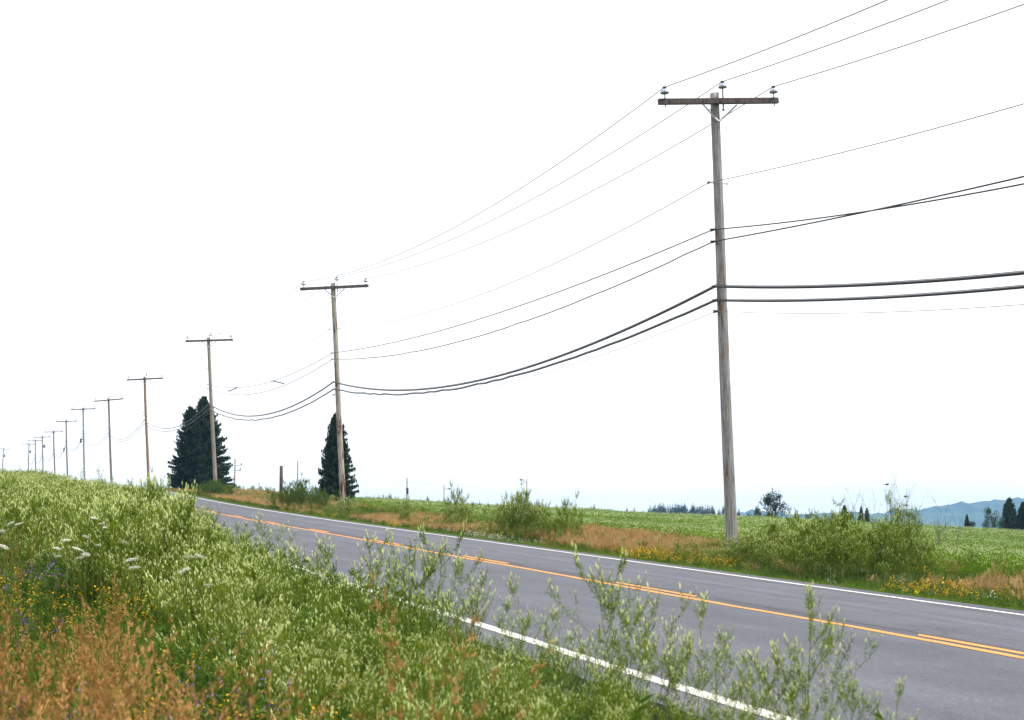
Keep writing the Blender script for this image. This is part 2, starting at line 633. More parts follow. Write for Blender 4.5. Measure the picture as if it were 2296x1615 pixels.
t.links.new(vr.outputs[0], m4.inputs[2])
m3 = m4
pb = N(t, 'ShaderNodeBsdfPrincipled', Roughness=0.82)
pb.inputs['Specular IOR Level'].default_value = 0.35
t.links.new(m3.outputs[0], pb.inputs['Base Color'])
bp = N(t, 'ShaderNodeBump', Strength=0.6, Distance=0.006)
t.links.new(bw.outputs[0], bp.inputs['Height'])
t.links.new(bp.outputs[0], pb.inputs['Normal'])
t.links.new(pb.outputs[0], out.inputs['Surface'])
me.materials.append(m)
road = tag(link('road', me), kind='structure')


def paint_mat(name, col, worn):
    m, t, out = new_mat(name)
    geo = N(t, 'ShaderNodeNewGeometry')
    nz = N(t, 'ShaderNodeTexNoise', Scale=22.0, Detail=6.0, Roughness=0.7)
    t.links.new(geo.outputs['Position'], nz.inputs['Vector'])
    cr = ramp(t, [(0.34, worn), (0.46, tuple(c * 0.88 for c in col)), (0.72, col)])
    t.links.new(nz.outputs['Fac'], cr.inputs[0])
    pb = N(t, 'ShaderNodeBsdfPrincipled', Roughness=0.6)
    t.links.new(cr.outputs[0], pb.inputs['Base Color'])
    t.links.new(pb.outputs[0], out.inputs['Surface'])
    return m


M['white_paint'] = paint_mat('white_road_paint', (0.66, 0.65, 0.62), (0.34, 0.33, 0.32))
M['yellow_paint'] = paint_mat('yellow_road_paint', (0.60, 0.225, 0.018), (0.40, 0.155, 0.025))
M['tar'] = plain_mat('tar_seam', (0.035, 0.034, 0.04), 0.7)


def stripe(name, mat, t0, wid, s0, s1, lift=0.004, amp=0.006, ends=0.0):
    n = max(2, int((s1 - s0) / 0.25) + 1)
    s = np.linspace(s0, s1, n)
    off = np.interp(s, rs, stripe.wob) * amp
    wv = wid * (1 + 0.05 * rg.normal(size=n))
    mb = MB()
    la = t0 + off - wv / 2
    lb = t0 + off + wv / 2
    sa, sb = s.copy(), s.copy()
    sb[0] += ends
    sb[-1] += ends
    Xa, Ya = world(sa, la)
    Xb, Yb = world(sb, lb)
    Za, Zb = road_z(sa, la) + lift, road_z(sb, lb) + lift
    for i in range(n):
        mb.v += [(Xa[i], Ya[i], Za[i]), (Xb[i], Yb[i], Zb[i])]
        if i:
            k = 2 * i
            mb.f.append((k - 2, k - 1, k + 1, k))
            mb.m.append(0)
    return mb.build(name, mat, road)


stripe.wob = wander(len(rs), 1.0, 9)
stripe('edge_line', M['white_paint'], 3.43, 0.115, -30, 300)
stripe('edge_line', M['white_paint'], -3.85, 0.125, -30, 300)
stripe('centre_line', M['yellow_paint'], -0.11, 0.12, -30, 300, amp=0.018)
k = -12.75 - 6.62 * 2
while k < 120:
    stripe('centre_dash', M['yellow_paint'], 0.13, 0.12, k, k + 2.35, amp=0.01, ends=0.15)
    k += 6.62
mb = MB()                                            # broken tar seam beside the centre line
s = -24.0
while s < 60:
    L = rg.uniform(0.5, 1.6)
    if rg.random() < 0.8:
        n = 7
        sv = np.linspace(s, s + L, n)
        w = 0.014 + 0.034 * np.sin(np.linspace(0, math.pi, n)) * rg.uniform(0.6, 1.3)
        c = 0.285 + 0.012 * rg.normal(size=n)
        Xa, Ya = world(sv, c - w)
        Xb, Yb = world(sv, c + w)
        z = road_z(sv, c) + 0.003
        n0 = len(mb.v)
        for i in range(n):
            mb.v += [(Xa[i], Ya[i], z[i]), (Xb[i], Yb[i], z[i])]
            if i:
                k = n0 + 2 * i
                mb.f.append((k - 2, k - 1, k + 1, k))
                mb.m.append(0)
    s += L * rg.uniform(1.0, 1.25)
mb.build('tar_seam', M['tar'], road)['kind'] = 'stuff'

# ------------------------------------------------------------------ far hill
hx = np.linspace(60, 2600, 620)
ridge_x = np.array([0, 1560, 1660, 1750, 1850, 1905, 1960, 2010, 2060, 2090, 2130, 2175, 2240, 2295, 2450, 2700, 3200, 4200])
ridge_y = np.array([1180, 1156, 1147, 1149, 1150, 1146, 1149, 1145, 1142, 1135, 1129, 1126, 1119, 1114, 1095, 1085, 1110, 1180])
HYD = 2650.0
hy = np.linspace(-1, 1, 15)
px = CX + hx / HYD * F
top = (HZ - np.interp(px, ridge_x, ridge_y)) / F * HYD
top += 1.6 * np.sin(hx * 0.045) + 0.9 * np.sin(hx * 0.13 + 1) + rg.normal(size=len(hx)) * 0.7 + np.where(rg.random(len(hx)) > 0.985, 3.5, 0.0) - 3.0
mb = MB()
for i in range(len(hx)):
    for j, u in enumerate(hy):
        prof = max(0.0, 1 - abs(u) ** 1.7)
        z = -4.5 + (top[i] + 4.5) * prof * (1 + (0 if abs(u) < 0.01 else rg.normal() * 0.05))
        mb.v.append((hx[i], HYD + u * 420, z))
for i in range(len(hx) - 1):
    for j in range(len(hy) - 1):
        a = i * len(hy) + j
        mb.f.append((a, a + len(hy), a + len(hy) + 1, a + 1))
        mb.m.append(0)
mhill = plain_mat('wooded_hill', (0.035, 0.060, 0.030), 0.95, 0.0, 0.5, 0.02)
tag(mb.build('hill', mhill, smooth=True), kind='structure')


# ------------------------------------------------------------------ utility poles
def pole_shaft(H, r0, r1, seed, sides=20, rings=46, buried=1.2):
    g = random.Random(seed)
    mb = MB()
    ph = [g.uniform(0, 6.28) for _ in range(6)]
    pts = []
    for i in range(rings + 1):
        z = -buried + (H + buried) * i / rings
        u = max(0, z / H)
        r = r0 + (r1 - r0) * u
        ox = 0.018 * math.sin(u * 5 + ph[0]) * (1 - u) * u * 4
        for k in range(sides):
            a = 2 * math.pi * k / sides
            rr = r * (1 + 0.02 * math.sin(2 * a + ph[1] + u * 3) + 0.012 * math.sin(5 * a + ph[2] + u * 9) + g.uniform(-0.012, 0.012))
            mb.v.append((ox + rr * math.cos(a), rr * math.sin(a), z + (0 if i < rings else 0.01 * math.cos(a))))
    for i in range(rings):
        for k in range(sides):
            a = i * sides + k
            b = i * sides + (k + 1) % sides
            mb.f.append((a, b, b + sides, a + sides))
            mb.m.append(0)
    e = rings * sides
    mb.f.append(tuple(e + k for k in range(sides)))
    mb.m.append(0)
    return mb


H = 11.5
NH, AH, BH, CH, DH, EH = 2.27, 3.45, 3.75, 4.88, 5.23, 5.50


def make_insulator_meshes():
    bell = MB()
    bell.lathe([(0.0, -0.02), (0.035, -0.02), (0.090, -0.035), (0.112, -0.028), (0.112, -0.012), (0.098, 0.030), (0.070, 0.062), (0.050, 0.076),
                (0.046, 0.088), (0.0, 0.09)], 20)
    cap = MB()
    cap.lathe([(0.0, 0.084), (0.05, 0.084), (0.054, 0.10), (0.046, 0.108), (0.052, 0.118), (0.050, 0.132), (0.0, 0.135)], 14)
    return bell.mesh('insulator', [M['porcelain']], True), cap.mesh('tie_top', [M['tie']], True)


BELL, CAP = make_insulator_meshes()


def pin_mesh(L, r=0.016):
    mb = MB()
    mb.tube([(0, 0, -L), (0, 0, 0.02)], r, 8)
    mb.tube([(0, 0, -L + 0.02), (0, 0, -L + 0.05)], 0.035, 8)
    return mb.mesh('pin', [M['steel']])


PIN_S, PIN_L = pin_mesh(0.20), pin_mesh(0.62, 0.02)
mb = MB()
mb.box((0, 0, 0), (3.46, 0.10, 0.135), bev=0.006)
ARM = mb.mesh('crossarm', [M['arm']])
mb = MB()
mb.tube([(0, 0, -0.13), (0, 0, -0.06)], 0.014, 6)
PIN_END = mb.mesh('pin_end', [M['tie']])
mb = MB()
mb.tube([(0, -0.066, 0), (0, -0.05, 0)], 0.018, 8)
BOLT = mb.mesh('bolt', [M['tie']])


def brace_mesh(sx):
    a, b = Vector((sx * 0.52, -0.20, H - 0.31)), Vector((sx * 0.03, -0.155, H - 0.74))
    d = (b - a).normalized()
    mb = MB()
    w = Vector((0, 1, 0)).cross(d).normalized() * 0.021
    n = Vector((0, 0.004, 0))
    p = [a - w, a + w, b + w, b - w]
    n0 = len(mb.v)
    mb.v += [tuple(q - n) for q in p] + [tuple(q + n) for q in p]
    mb.f += [(n0 + 3, n0 + 2, n0 + 1, n0), (n0 + 4, n0 + 5, n0 + 6, n0 + 7)]
    for i in range(4):
        j = (i + 1) % 4
        mb.f.append((n0 + i, n0 + j, n0 + 4 + j, n0 + 4 + i))
    mb.m += [0] * 6
    return mb.mesh('brace', [M['steel']])


BRACE = {s: brace_mesh(s) for s in (-1, 1)}
mb = MB()
for sx in (-1, 1):
    mb.box((sx * 0.05, -0.163, H - 0.70), (0.03, 0.012, 0.12), 0, Matrix.Rotation(sx * R(48), 3, 'Y'))
CLIP = mb.mesh('brace_clip', [M['steel_bright']])
mb = MB()
mb.tube([(-0.32, 0, 0), (0.28, 0, 0)], 0.012, 6)
mb.lathe([(0.0, -0.035), (0.03, -0.03), (0.022, -0.008), (0.035, 0.0), (0.022, 0.012), (0.03, 0.03), (0.0, 0.034)], 10, 0, (-0.28, 0, 0))
mb.box((0.25, 0, 0), (0.02, 0.04, 0.04))
SPOOL = mb.mesh('neutral_bracket', [M['steel']])
mb = MB()
mb.tube([(-0.24, 0, 0), (0.02, 0, 0)], 0.014, 6)
mb.box((-0.20, 0, -0.005), (0.05, 0.17, 0.05), bev=0.01)
mb.box((-0.24, 0, 0.02), (0.10, 0.03, 0.015))
CLAMP = mb.mesh('cable_clamp', [M['tie']])
mb = MB()
mb.lathe([(0, 0), (0.17, 0.0), (0.19, 0.03), (0.19, 0.72), (0.17, 0.76), (0.0, 0.80)], 14)
mb.tube([(0.05, 0, 0.76), (0.09, 0, 1.0)], [0.04, 0.03], 6)
mb.tube([(-0.05, 0, 0.76), (-0.10, 0, 1.0)], [0.04, 0.03], 6)
mb.box((-0.22, 0, 0.35), (0.12, 0.08, 0.5))
TANK = mb.mesh('transformer', [M['steel']])

# pole: top pixel, foot pixel x at eleven and a half metres below, label, wood
W_ = wood_mat
POLES = [
    ((1601, 210), 1641, 'tall grey wooden utility pole closest to the road, front of the row', W_('wood_grey', (0.262, 0.252, 0.250), (0.11, 0.102, 0.100), (0.27, 0.13, 0.055), 0.125, 0.0, 0.9)),
    ((746, 635), 771, 'weathered utility pole with brown rotted patches in front of the smaller spruce', W_('wood_rot', (0.34, 0.31, 0.27), (0.16, 0.13, 0.10), (0.15, 0.05, 0.018), 0.185, 7.3, 0.9)),
    ((467, 757), 484, 'pale tan utility pole standing in front of the big spruce', W_('wood_tan', (0.27, 0.235, 0.195), (0.13, 0.11, 0.09), (0.22, 0.13, 0.08), 0.06, 2.1, 0.7)),
    ((324, 845), 334, 'utility pole with an orange brown shaft just left of the big spruce', W_('wood_orange', (0.29, 0.175, 0.105), (0.13, 0.08, 0.05), (0.25, 0.2, 0.17), 0.10, 4.4, 0.6)),
    ((243, 893), 251, 'dark peeling utility pole with a strongly tilted crossarm', W_('wood_peel', (0.20, 0.16, 0.14), (0.08, 0.06, 0.05), (0.34, 0.30, 0.27), 0.14, 5.9, 0.6)),
    ((186, 914), 190, 'bluish grey utility pole, sixth in the row from the front', W_('wood_blue', (0.25, 0.245, 0.29), (0.14, 0.135, 0.16), (0.2, 0.18, 0.18), 0.02, 6.6, 0.4)),
    ((148, 942), 152, 'grey brown utility pole, seventh in the row from the front', None),
    ((120, 966), 124, 'thin dark utility pole, eighth in the row from the front', None),
    ((94.5, 978), 98, 'distant utility pole carrying a transformer, ninth in the row', None),
    ((79, 986), 81, 'distant utility pole with its crossarm overlapping the neighbouring arm', None),
    ((65, 994), 63, 'distant utility pole with hanging hardware, eleventh in the row', None),
    ((8, 1005), 4, 'farthest utility pole of the row at the left edge', None),
]
W_FAR = wood_mat('wood_far', (0.19, 0.16, 0.15), (0.10, 0.085, 0.08), (0.15, 0.1, 0.07), 0.05, 9.0, 0.3)
W_FAR2 = wood_mat('wood_far_brown', (0.16, 0.12, 0.10), (0.08, 0.06, 0.05), (0.2, 0.15, 0.12), 0.08, 1.2, 0.3)
YAW = math.atan2(0.377, 0.926)
tilt = [5.0, 4.0, 2.2, 3.4, 5.2, 2.4, 2.2, 1.2, 2.4, 2.0, 0.6, 0.3]
pole_mats = []
SHAFTS = [pole_shaft(H, 0.150, 0.113, 11 + i) for i in range(4)]
for i, ((tx, ty), bx, lab, wm) in enumerate(POLES):
    Y = 34.1 * (i + 1.05)
    tp = at(tx, ty, Y)
    hp = H / Y * F
    lean = math.atan((bx - tx) / hp)
    Mx = Matrix.Rotation(-lean, 4, 'Y') @ Matrix.Rotation(YAW, 4, 'Z')
    base = tp - (Mx.to_3x3() @ Vector((0, 0, H)))
    rt = empty('utility_pole')
    rt.matrix_basis = Matrix.Translation(base) @ Mx
    pole_mats.append(Matrix.Translation(base) @ Mx)
    tag(rt, lab, 'utility pole', 'utility poles in a row along the road')
    wm = wm or (W_FAR if i % 2 == 0 else W_FAR2)
    SHAFTS[i % 4].build('shaft', wm, rt, True)
    ta = R(tilt[i])
    arm = link('crossarm', ARM, rt)
    arm.location = (0.03, -0.175, H - 0.245)
    arm.rotation_euler = (0, -ta, 0)
    if i < 3:
        for x in (-1.55, 1.61):
            link('pin_end', PIN_END, arm).location = (x, 0, 0)
        for x in (-1.42, -0.5, 0.0, 0.5, 1.44):
            link('bolt', BOLT, arm).location = (x, 0, -0.01)
    for x, up in ((-1.55, 0), (1.61, 0)):
        p = link('insulator', BELL, rt)
        p.location = (0.03 + x * math.cos(ta), -0.175, H - 0.245 + x * math.sin(ta) + 0.235)
        link('tie_top', CAP, p)
        q = link('pin', PIN_S, p)
    p = link('insulator', BELL, rt)
    p.location = (0.185, -0.10, H + 0.16)
    link('tie_top', CAP, p)
    link('pin', PIN_L, p)
    for sx in (-1, 1):
        link('brace', BRACE[sx], rt)
    link('brace_clip', CLIP, rt)
    q = link('neutral_bracket', SPOOL, rt)
    q.location = (0, -0.02, H - NH)
    cd = (CH, DH) if i < 3 else (CH - 0.65, DH - 0.65)
    for hgt in (AH, BH) + cd + (EH,):
        q = link('cable_clamp', CLAMP, rt)
        q.location = (-0.02, -0.02, H - hgt)
    if i in (8, 10, 11):
        q = link('transformer', TANK, rt)
        q.location = (0.42, 0, H - 2.6)
    if i in (8, 10):
        mb = MB()
        mb.tube([(0.1, 0, H - 1.3), (0.55, 0, H - 1.25)], 0.03, 6)
        mb.tube([(0.55, 0, H - 1.5), (0.55, 0, H - 1.0)], 0.05, 6)
        mb.build('fuse_cutout', M['steel'], rt)
    if i == 0:                                       # small hardware that shows on the nearest pole
        mb = MB()
        mb.tube([(-0.24, 0, H - 0.43), (-0.1, 0, H - 0.42)], [0.006, 0.012], 6)
        mb.build('step_bolt', M['tie'], rt)
        for hh in (CH, DH):
            mb = MB()
            mb.tube([(-0.13, -0.03, H - hh + 0.30), (-0.20, -0.05, H - hh + 0.03)], 0.004, 5)
            mb.build('bond_wire', M['steel'], rt)

# ------------------------------------------------------------------ overhead wires
# a virtual position for the next pole behind the photographer's right shoulder, out of the frame
M0 = Matrix.Translation(Vector((19.4, 1.7, -1.95))) @ Matrix.Rotation(-R(2), 4, 'Y') @ Matrix.Rotation(YAW, 4, 'Z')
mats_all = [M0] + pole_mats


def attach(i, key):
    ta = R(tilt[i - 1]) if i > 0 else R(0.4)
    late = i >= 4
    loc = {
        'L': (0.03 - 1.55 * math.cos(ta), -0.175, H - 0.245 - 1.55 * math.sin(ta) + 0.235 + 0.125),
        'C': (0.185, -0.10, H + 0.16 + 0.125),
        'R': (0.03 + 1.61 * math.cos(ta), -0.175, H - 0.245 + 1.61 * math.sin(ta) + 0.235 + 0.125),
        'N': (-0.28, -0.06, H - NH), 'A': (-0.22, -0.05, H - AH), 'B': (-0.22, -0.05, H - BH),
        'CC': (-0.22, -0.05, H - CH + (0.65 if late else 0)), 'D': (-0.22, -0.05, H - DH + (0.65 if late else 0)), 'E': (-0.22, -0.05, H - EH)}[key]
    return mats_all[i] @ Vector(loc)


WIRES = [
    ('L', 'overhead_wire', 0.0112, 'wire', [0.80, 0.97, 0.85], 'thin bare wire strung over the left ends of the crossarms'),
    ('C', 'overhead_wire', 0.0112, 'wire', [0.80, 0.80, 0.80], 'thin bare wire strung over the middle insulators of the pole tops'),
    ('R', 'overhead_wire', 0.0112, 'wire', [0.80, 0.76, 0.80], 'thin bare wire strung over the right ends of the crossarms'),
    ('N', 'overhead_wire', 0.0100, 'wire', [0.80, 0.87, 0.85], 'thin bare wire held by a bracket below the crossarms'),
    ('A', 'telephone_cable', 0.0155, 'cable', [1.07, 0.50, 0.80], 'upper of the two slim dark cables halfway up the poles'),
    ('B', 'telephone_cable', 0.0165, 'cable', [0.55, 0.81, 1.00], 'lower of the two slim dark cables halfway up the poles'),
    ('CC', 'telephone_cable', 0.030, 'cable', [1.27, 1.27, 1.25], 'upper of the two thick black cables below the middle of the poles'),
    ('D', 'telephone_cable', 0.026, 'cable', [1.15, 1.05, 1.15], 'lower thick black cable, wavy and lashed to its strand'),
    ('E', 'overhead_wire', 0.0075, 'wire', [1.20, 0.93, 1.00], 'faint thin wire just under the lower thick cable'),
]
wrg = random.Random(3)
for key, nm, rad, mk, sags, lab in WIRES:
    last = 12 if key != 'E' else 4
    mb = MB()
    pts, extra = [], []
    marks = {}
    for i in range(0, last):
        a, b = attach(i, key), attach(i + 1, key)
        sag = sags[min(i, 2)] * (1.0 if i < 6 else 1.15)
        n = 48 if i < 3 else (22 if i < 7 else 12)
        for j in range(n + (1 if i == last - 1 else 0)):
            u = j / n
            p = a.lerp(b, u)
            p.z -= 4 * sag * u * (1 - u)
            if key == 'D' and i in (1, 2) and 0.03 < u < 0.97:
                p.z += 0.022 * math.sin(u * 95 + math.sin(u * 31) * 2) * (1 if u > 0.35 else 0.3)
            if key == 'B' and i == 1:
                p.z += 0.02 * max(0, math.sin(u * 40)) ** 8
            pts.append(p)
            marks[(i, j)] = p
    mb.tube(pts, rad, 6 if rad > 0.01 else 4)
    if key in ('CC', 'D'):                           # the strand the cable is lashed to
        mb.tube([p + Vector((0, 0, rad + 0.012)) for p in pts[:150]], 0.009, 4)
    w = tag(mb.build(nm, M[mk], None, True), lab, 'wire' if nm == 'overhead_wire' else 'cable', 'wires and cables strung along the poles')
    if key == 'A':
        for (j, s_) in ((33, -1), (18, 1)):
            q = MB()
            c = marks[(2, j)]
            d = (marks[(2, j + 1)] - c).normalized()
            q.tube([c - d * 0.55, c + d * 0.55], [0.02, 0.03], 6)
            e = Vector((0.75 * s_, 0.2, -0.22 if s_ < 0 else -0.12))
            q.tube([c + Vector((0, 0, -0.02)), c - Vector((0, 0, 0.05)) + e * 0.8], [0.03, 0.035], 6)
            q.build('drop_wire_clamp', M['cable'], w)
    if key in ('CC', 'D'):
        for (i, j) in ((6, 2), (7, 2)):
            q = MB()
            c = marks[(i, j - 1)]
            d = (marks[(i, j)] - c).normalized()
            q.tube([c + d * 0.2, c + d * 0.35, c + d * 1.0, c + d * 1.15], [0.04, 0.13, 0.13, 0.04], 8)
            q.build('splice_case', M['cable'], w)

# ------------------------------------------------------------------ poles of a second line behind the field
BG = [
    ((527, 1029), (524, 1094), 190, 0.13, 'slim pole with small brackets right of the big spruce', 'insul'),
    ((581, 1083), (581, 1103), 230, 0.11, 'tiny short post standing far off between the spruces', None),
    ((630.5, 1045), (630, 1107), 95, 0.135, 'dark stubby cut off post left of the round green bush', 'dark'),
    ((667.5, 1033), (665, 1100), 210, 0.13, 'slim grey pole rising behind the round green bush', None),
    ((912.5, 1072), (911, 1126), 230, 0.15, 'slim pole at the field edge right of the smaller spruce', 'sleeve'),
    ((995.5, 1088), (994, 1132), 250, 0.12, 'short pole with a small lamp beyond the field', 'lamp'),
    ((1181, 1074), (1178, 1135), 250, 0.14, 'rightmost slim pole with a lamp arm beyond the field', 'arm'),
]
BGW = plain_mat('far_pole_wood', (0.21, 0.19, 0.18), 0.9, 0, 0.3, 3)
BGD = plain_mat('dark_post_wood', (0.055, 0.045, 0.05), 0.9, 0, 0.3, 3)
bg_top = {}
for i, (tp, ft, Y, r, lab, kind_) in enumerate(BG):
    a, b = at(*tp, Y), at(*ft, Y)
    gz = float(ground(b.x, b.y))
    foot = Vector((b.x + (b.x - a.x) * 0.3, Y, min(gz, b.z) - 0.5))
    rt = empty('field_pole' if kind_ != 'dark' else 'wooden_post', (foot.x, foot.y, gz))
    tag(rt, lab, 'pole' if kind_ != 'dark' else 'post', 'poles of the line behind the field')
    o_ = Vector(rt.location)
    mb = MB()
    mb.tube([foot - o_, foot.lerp(a, 0.5) - o_, a - o_], [r, r * 0.9, r * 0.78], 10)
    mb.build('shaft', BGD if kind_ == 'dark' else BGW, rt, True)
    bg_top[i] = a
    if kind_ == 'insul':
        for dz, dx in ((0.55, 0.85), (1.2, 0.7)):
            mb = MB()
            mb.tube([a - o_ + Vector((0, 0, -dz - 0.4)), a - o_ + Vector((dx, 0, -dz - 0.35))], 0.04, 6)
            mb.lathe([(0, 0), (0.10, 0.02), (0.13, 0.1), (0.06, 0.2), (0.1, 0.28), (0.0, 0.34)], 8, 0, tuple(a - o_ + Vector((dx, 0, -dz - 0.3))))
            mb.build('bracket', M['steel'], rt)
    if kind_ in ('lamp', 'arm'):
        s_ = 1 if kind_ == 'lamp' else -1
        mb = MB()
        mb.tube([a - o_ + Vector((0, 0, -0.8)), a - o_ + Vector((s_ * 0.8, 0, -0.5 if s_ > 0 else 0.0))], 0.05, 6)
        mb.lathe([(0, 0.12), (0.2, 0.05), (0.3, -0.1), (0.2, -0.25), (0, -0.28)], 10, 0, tuple(a - o_ + Vector((s_ * 1.0, 0, -0.5 if s_ > 0 else 0.0))))
        mb.build('lamp_head', M['steel'], rt)
    if kind_ == 'sleeve':
        mb = MB()
        mb.tube([a - o_ + Vector((0.02, 0, -1.6)), a - o_ + Vector((0.05, 0, -2.6))], 0.2, 8)
        mb.build('sleeve', M['tie'], rt)


def span(name, a, b, sag, rad, lab):
    mb = MB()
    pts = []
    for j in range(25):
        u = j / 24
        p = a.lerp(b, u)
        p.z -= 4 * sag * u * (1 - u)
        pts.append(p)
    mb.tube(pts, rad, 4)
    tag(mb.build(name, M['wire']), lab, 'wire', 'wires of the line behind the field')


span('field_wire', at(170, 1019, 200), bg_top[0] + Vector((0, 0, -1.6)), 0.3, 0.016, 'faint far wire running left from the pole by the big spruce')
span('field_wire', bg_top[0] + Vector((0, 0, -1.6)), bg_top[3], 0.4, 0.016, 'faint far wire strung between the slim poles behind the round bush')
span('field_wire', bg_top[3], bg_top[4] + Vector((0, 0, -0.4)), 0.6, 0.016, 'faint far wire passing behind the smaller spruce')
span('field_wire', bg_top[4] + Vector((0, 0, -0.6)), bg_top[6] + Vector((-0.9, 0, 0)), 0.7, 0.016, 'faint far wire between the two slim poles beyond the field')


# ------------------------------------------------------------------ plants: prototype meshes
def clover_parts(seed, h=1.0, full=1.0, big=1.0):
    """sweet clover: branching wiry stems, small leaves, pale flower spikes"""
    g = random.Random(seed)
    st_, lf, fl = MB(), MB(), MB()

    def leaves(p, d, n):
        for _ in range(n):
            e = (rnd_unit(g) + Vector((0, 0, 0.35))).normalized()
            w = e.cross(rnd_unit(g)).normalized()
            lf.leaf(p + rnd_unit(g) * 0.012, e, w, g.uniform(0.014, 0.028) * big, g.uniform(0.0042, 0.0070) * big)

    def spike(p, d):
        d = (d * 0.7 + Vector((g.uniform(-0.22, 0.30), g.uniform(-0.25, 0.25), 0.9))).normalized()
        q = p + d * g.uniform(0.02, 0.06)
        st_.tube([p, q], 0.0016, 3, 0, False)
        L = g.uniform(0.024, 0.048)
        fl.spindle(q, d, L, g.uniform(0.0034, 0.0054), 0, 4)

    def branch(p, d, L, r, depth):
        n = 4
        pts = [p]
        dd = d.copy()
        for i in range(n):
            dd = (dd + Vector((g.uniform(-0.16, 0.18), g.uniform(-0.16, 0.16), 0.13))).normalized()
            pts.append(pts[-1] + dd * L / n)
        st_.tube(pts, [r * (1 - 0.16 * i) for i in range(n + 1)], 3, 0, False)
        for i in range(1, n + 1):
            leaves(pts[i], dd, int(round((3 if depth else 3) * full)))
            leaves(pts[i - 1].lerp(pts[i], 0.5), dd, int(round(3 * full)))
        if depth > 0:
            for k in range(3 if depth == 1 else 9):
                u = g.uniform(0.30, 0.98)
                x = u * n
                i = min(int(x), n - 1)
                q = pts[i].lerp(pts[i + 1], x - i)
                az = g.uniform(0, 6.283)
                out_ = Vector((math.cos(az), math.sin(az), g.uniform(0.6, 1.3))).normalized()
                branch(q, out_, L * (0.42 if depth == 2 else 0.38) * (1.25 - 0.6 * u) * g.uniform(0.7, 1.2), r * 0.55, depth - 1)
        for k in range(1):
            x = g.uniform(n * 0.55, n)
            i = min(int(x), n - 1)
            spike(pts[i].lerp(pts[i + 1], x - i), dd)
        spike(pts[-1], dd)

    branch(Vector((0, 0, -0.02)), Vector((g.uniform(-0.1, 0.12), g.uniform(-0.1, 0.1), 1)).normalized(), h * 0.86, 0.0042, 2)
    return st_, lf, fl


def join(parts):
    mb = MB()
    for idx, p in enumerate(parts):
        n0 = len(mb.v)
        mb.v += p.v
        mb.f += [tuple(i + n0 for i in f) for f in p.f]
        mb.m += [idx] * len(p.f)
    return mb


CL_M = [M['clover_stem'], M['clover_leaf'], M['clover_flower']]
CLOVER_PARTS = [clover_parts(100 + k, 1.0) for k in range(6)]
CLOVER_FULL_PARTS = [clover_parts(130 + k, 1.0, 1.3, 1.3) for k in range(5)]
CLOVER_FULL = [join(p).mesh('clover_full', CL_M) for p in CLOVER_FULL_PARTS]
CLOVER = [join(p).mesh('clover', CL_M) for p in CLOVER_PARTS]


def grass_clump(seed, n, h, spread, wid, mat, bendy=0.5):
    g = random.Random(seed)
    mb = MB()
    for _ in range(n):
        r = spread * math.sqrt(g.random())
        az = g.uniform(0, 6.283)
        p = Vector((r * math.cos(az), r * math.sin(az), -0.03))
        b = g.uniform(0, 6.283)
        d = Vector((math.cos(b), math.sin(b), 0))
        L = h * g.uniform(0.5, 1.1)
        k = bendy * g.uniform(0.2, 1.0) * L
        pts = [p, p + Vector((0, 0, L * 0.4)) + d * k * 0.12, p + Vector((0, 0, L * 0.75)) + d * k * 0.45, p + Vector((0, 0, L * (0.95 - 0.25 * bendy))) + d * k]
        mb.strip(pts, Vector((-d.y, d.x, 0)), [wid, wid * 0.9, wid * 0.65, wid * 0.08], 0)
    return mb.mesh('grass_clump', [mat])


GRASS = [grass_clump(200 + k, 46, 0.55, 0.20, 0.006, M['grass'], 0.7) for k in range(4)]
GRASS_S = [grass_clump(220 + k, 60, 0.24, 0.20, 0.008, M['grass_bright'], 0.6) for k in range(3)]


def dry_clump(seed, n, h, spread, heads=True, green=0.25, hm='dry_head'):
    g = random.Random(seed)
    mb = MB()
    for _ in range(n):
        r = spread * math.sqrt(g.random())
        az = g.uniform(0, 6.283)
        p = Vector((r * math.cos(az), r * math.sin(az), -0.03))
        b = g.gauss(0.3, 1.3)
        d = Vector((math.cos(b), math.sin(b), 0))
        L = h * g.uniform(0.65, 1.12)
        k = L * g.uniform(0.05, 0.42)
        pts = [p + Vector((0, 0, L * u)) + d * k * u ** 2.2 for u in (0, 0.3, 0.6, 0.82, 1.0)]
        wv = Vector((-d.y, d.x, 0))
        mb.strip(pts, wv, [0.0035, 0.0033, 0.003, 0.0022, 0.001], 2 if g.random() < green else 0)
        if g.random() < 0.75:                       # a leaf blade off the stem
            q = pts[1]
            e = Vector((math.cos(az), math.sin(az), 0))
            mb.strip([q, q + e * 0.06 + Vector((0, 0, 0.10)), q + e * 0.17 + Vector((0, 0, 0.10)), q + e * 0.26 + Vector((0, 0, 0.02))],
                     Vector((-e.y, e.x, 0)), [0.004, 0.0055, 0.004, 0.0006], 2 if g.random() < green + 0.3 else 0)
        if heads:
            for _k in range(17):
                u = g.uniform(0.76, 1.0)
                q = p + Vector((0, 0, L * u)) + d * k * u ** 2.2
                e = (Vector((0, 0, 1)) + d * 0.5 + rnd_unit(g) * 0.55).normalized()
                mb.spindle(q + rnd_unit(g) * 0.008 * (1.3 - u) * 4, e, g.uniform(0.016, 0.034), 0.0033, 1, 3)
    return mb.mesh('dry_grass_clump', [M['dry_stem'], M[hm], M['grass']])


DRY = [dry_clump(300 + k, 15, 0.98, 0.15, True, 0.42) for k in range(4)]
DRY_S = [dry_clump(320 + k, 26, 0.55, 0.22, True, 0.12, 'tan_head') for k in range(3)]


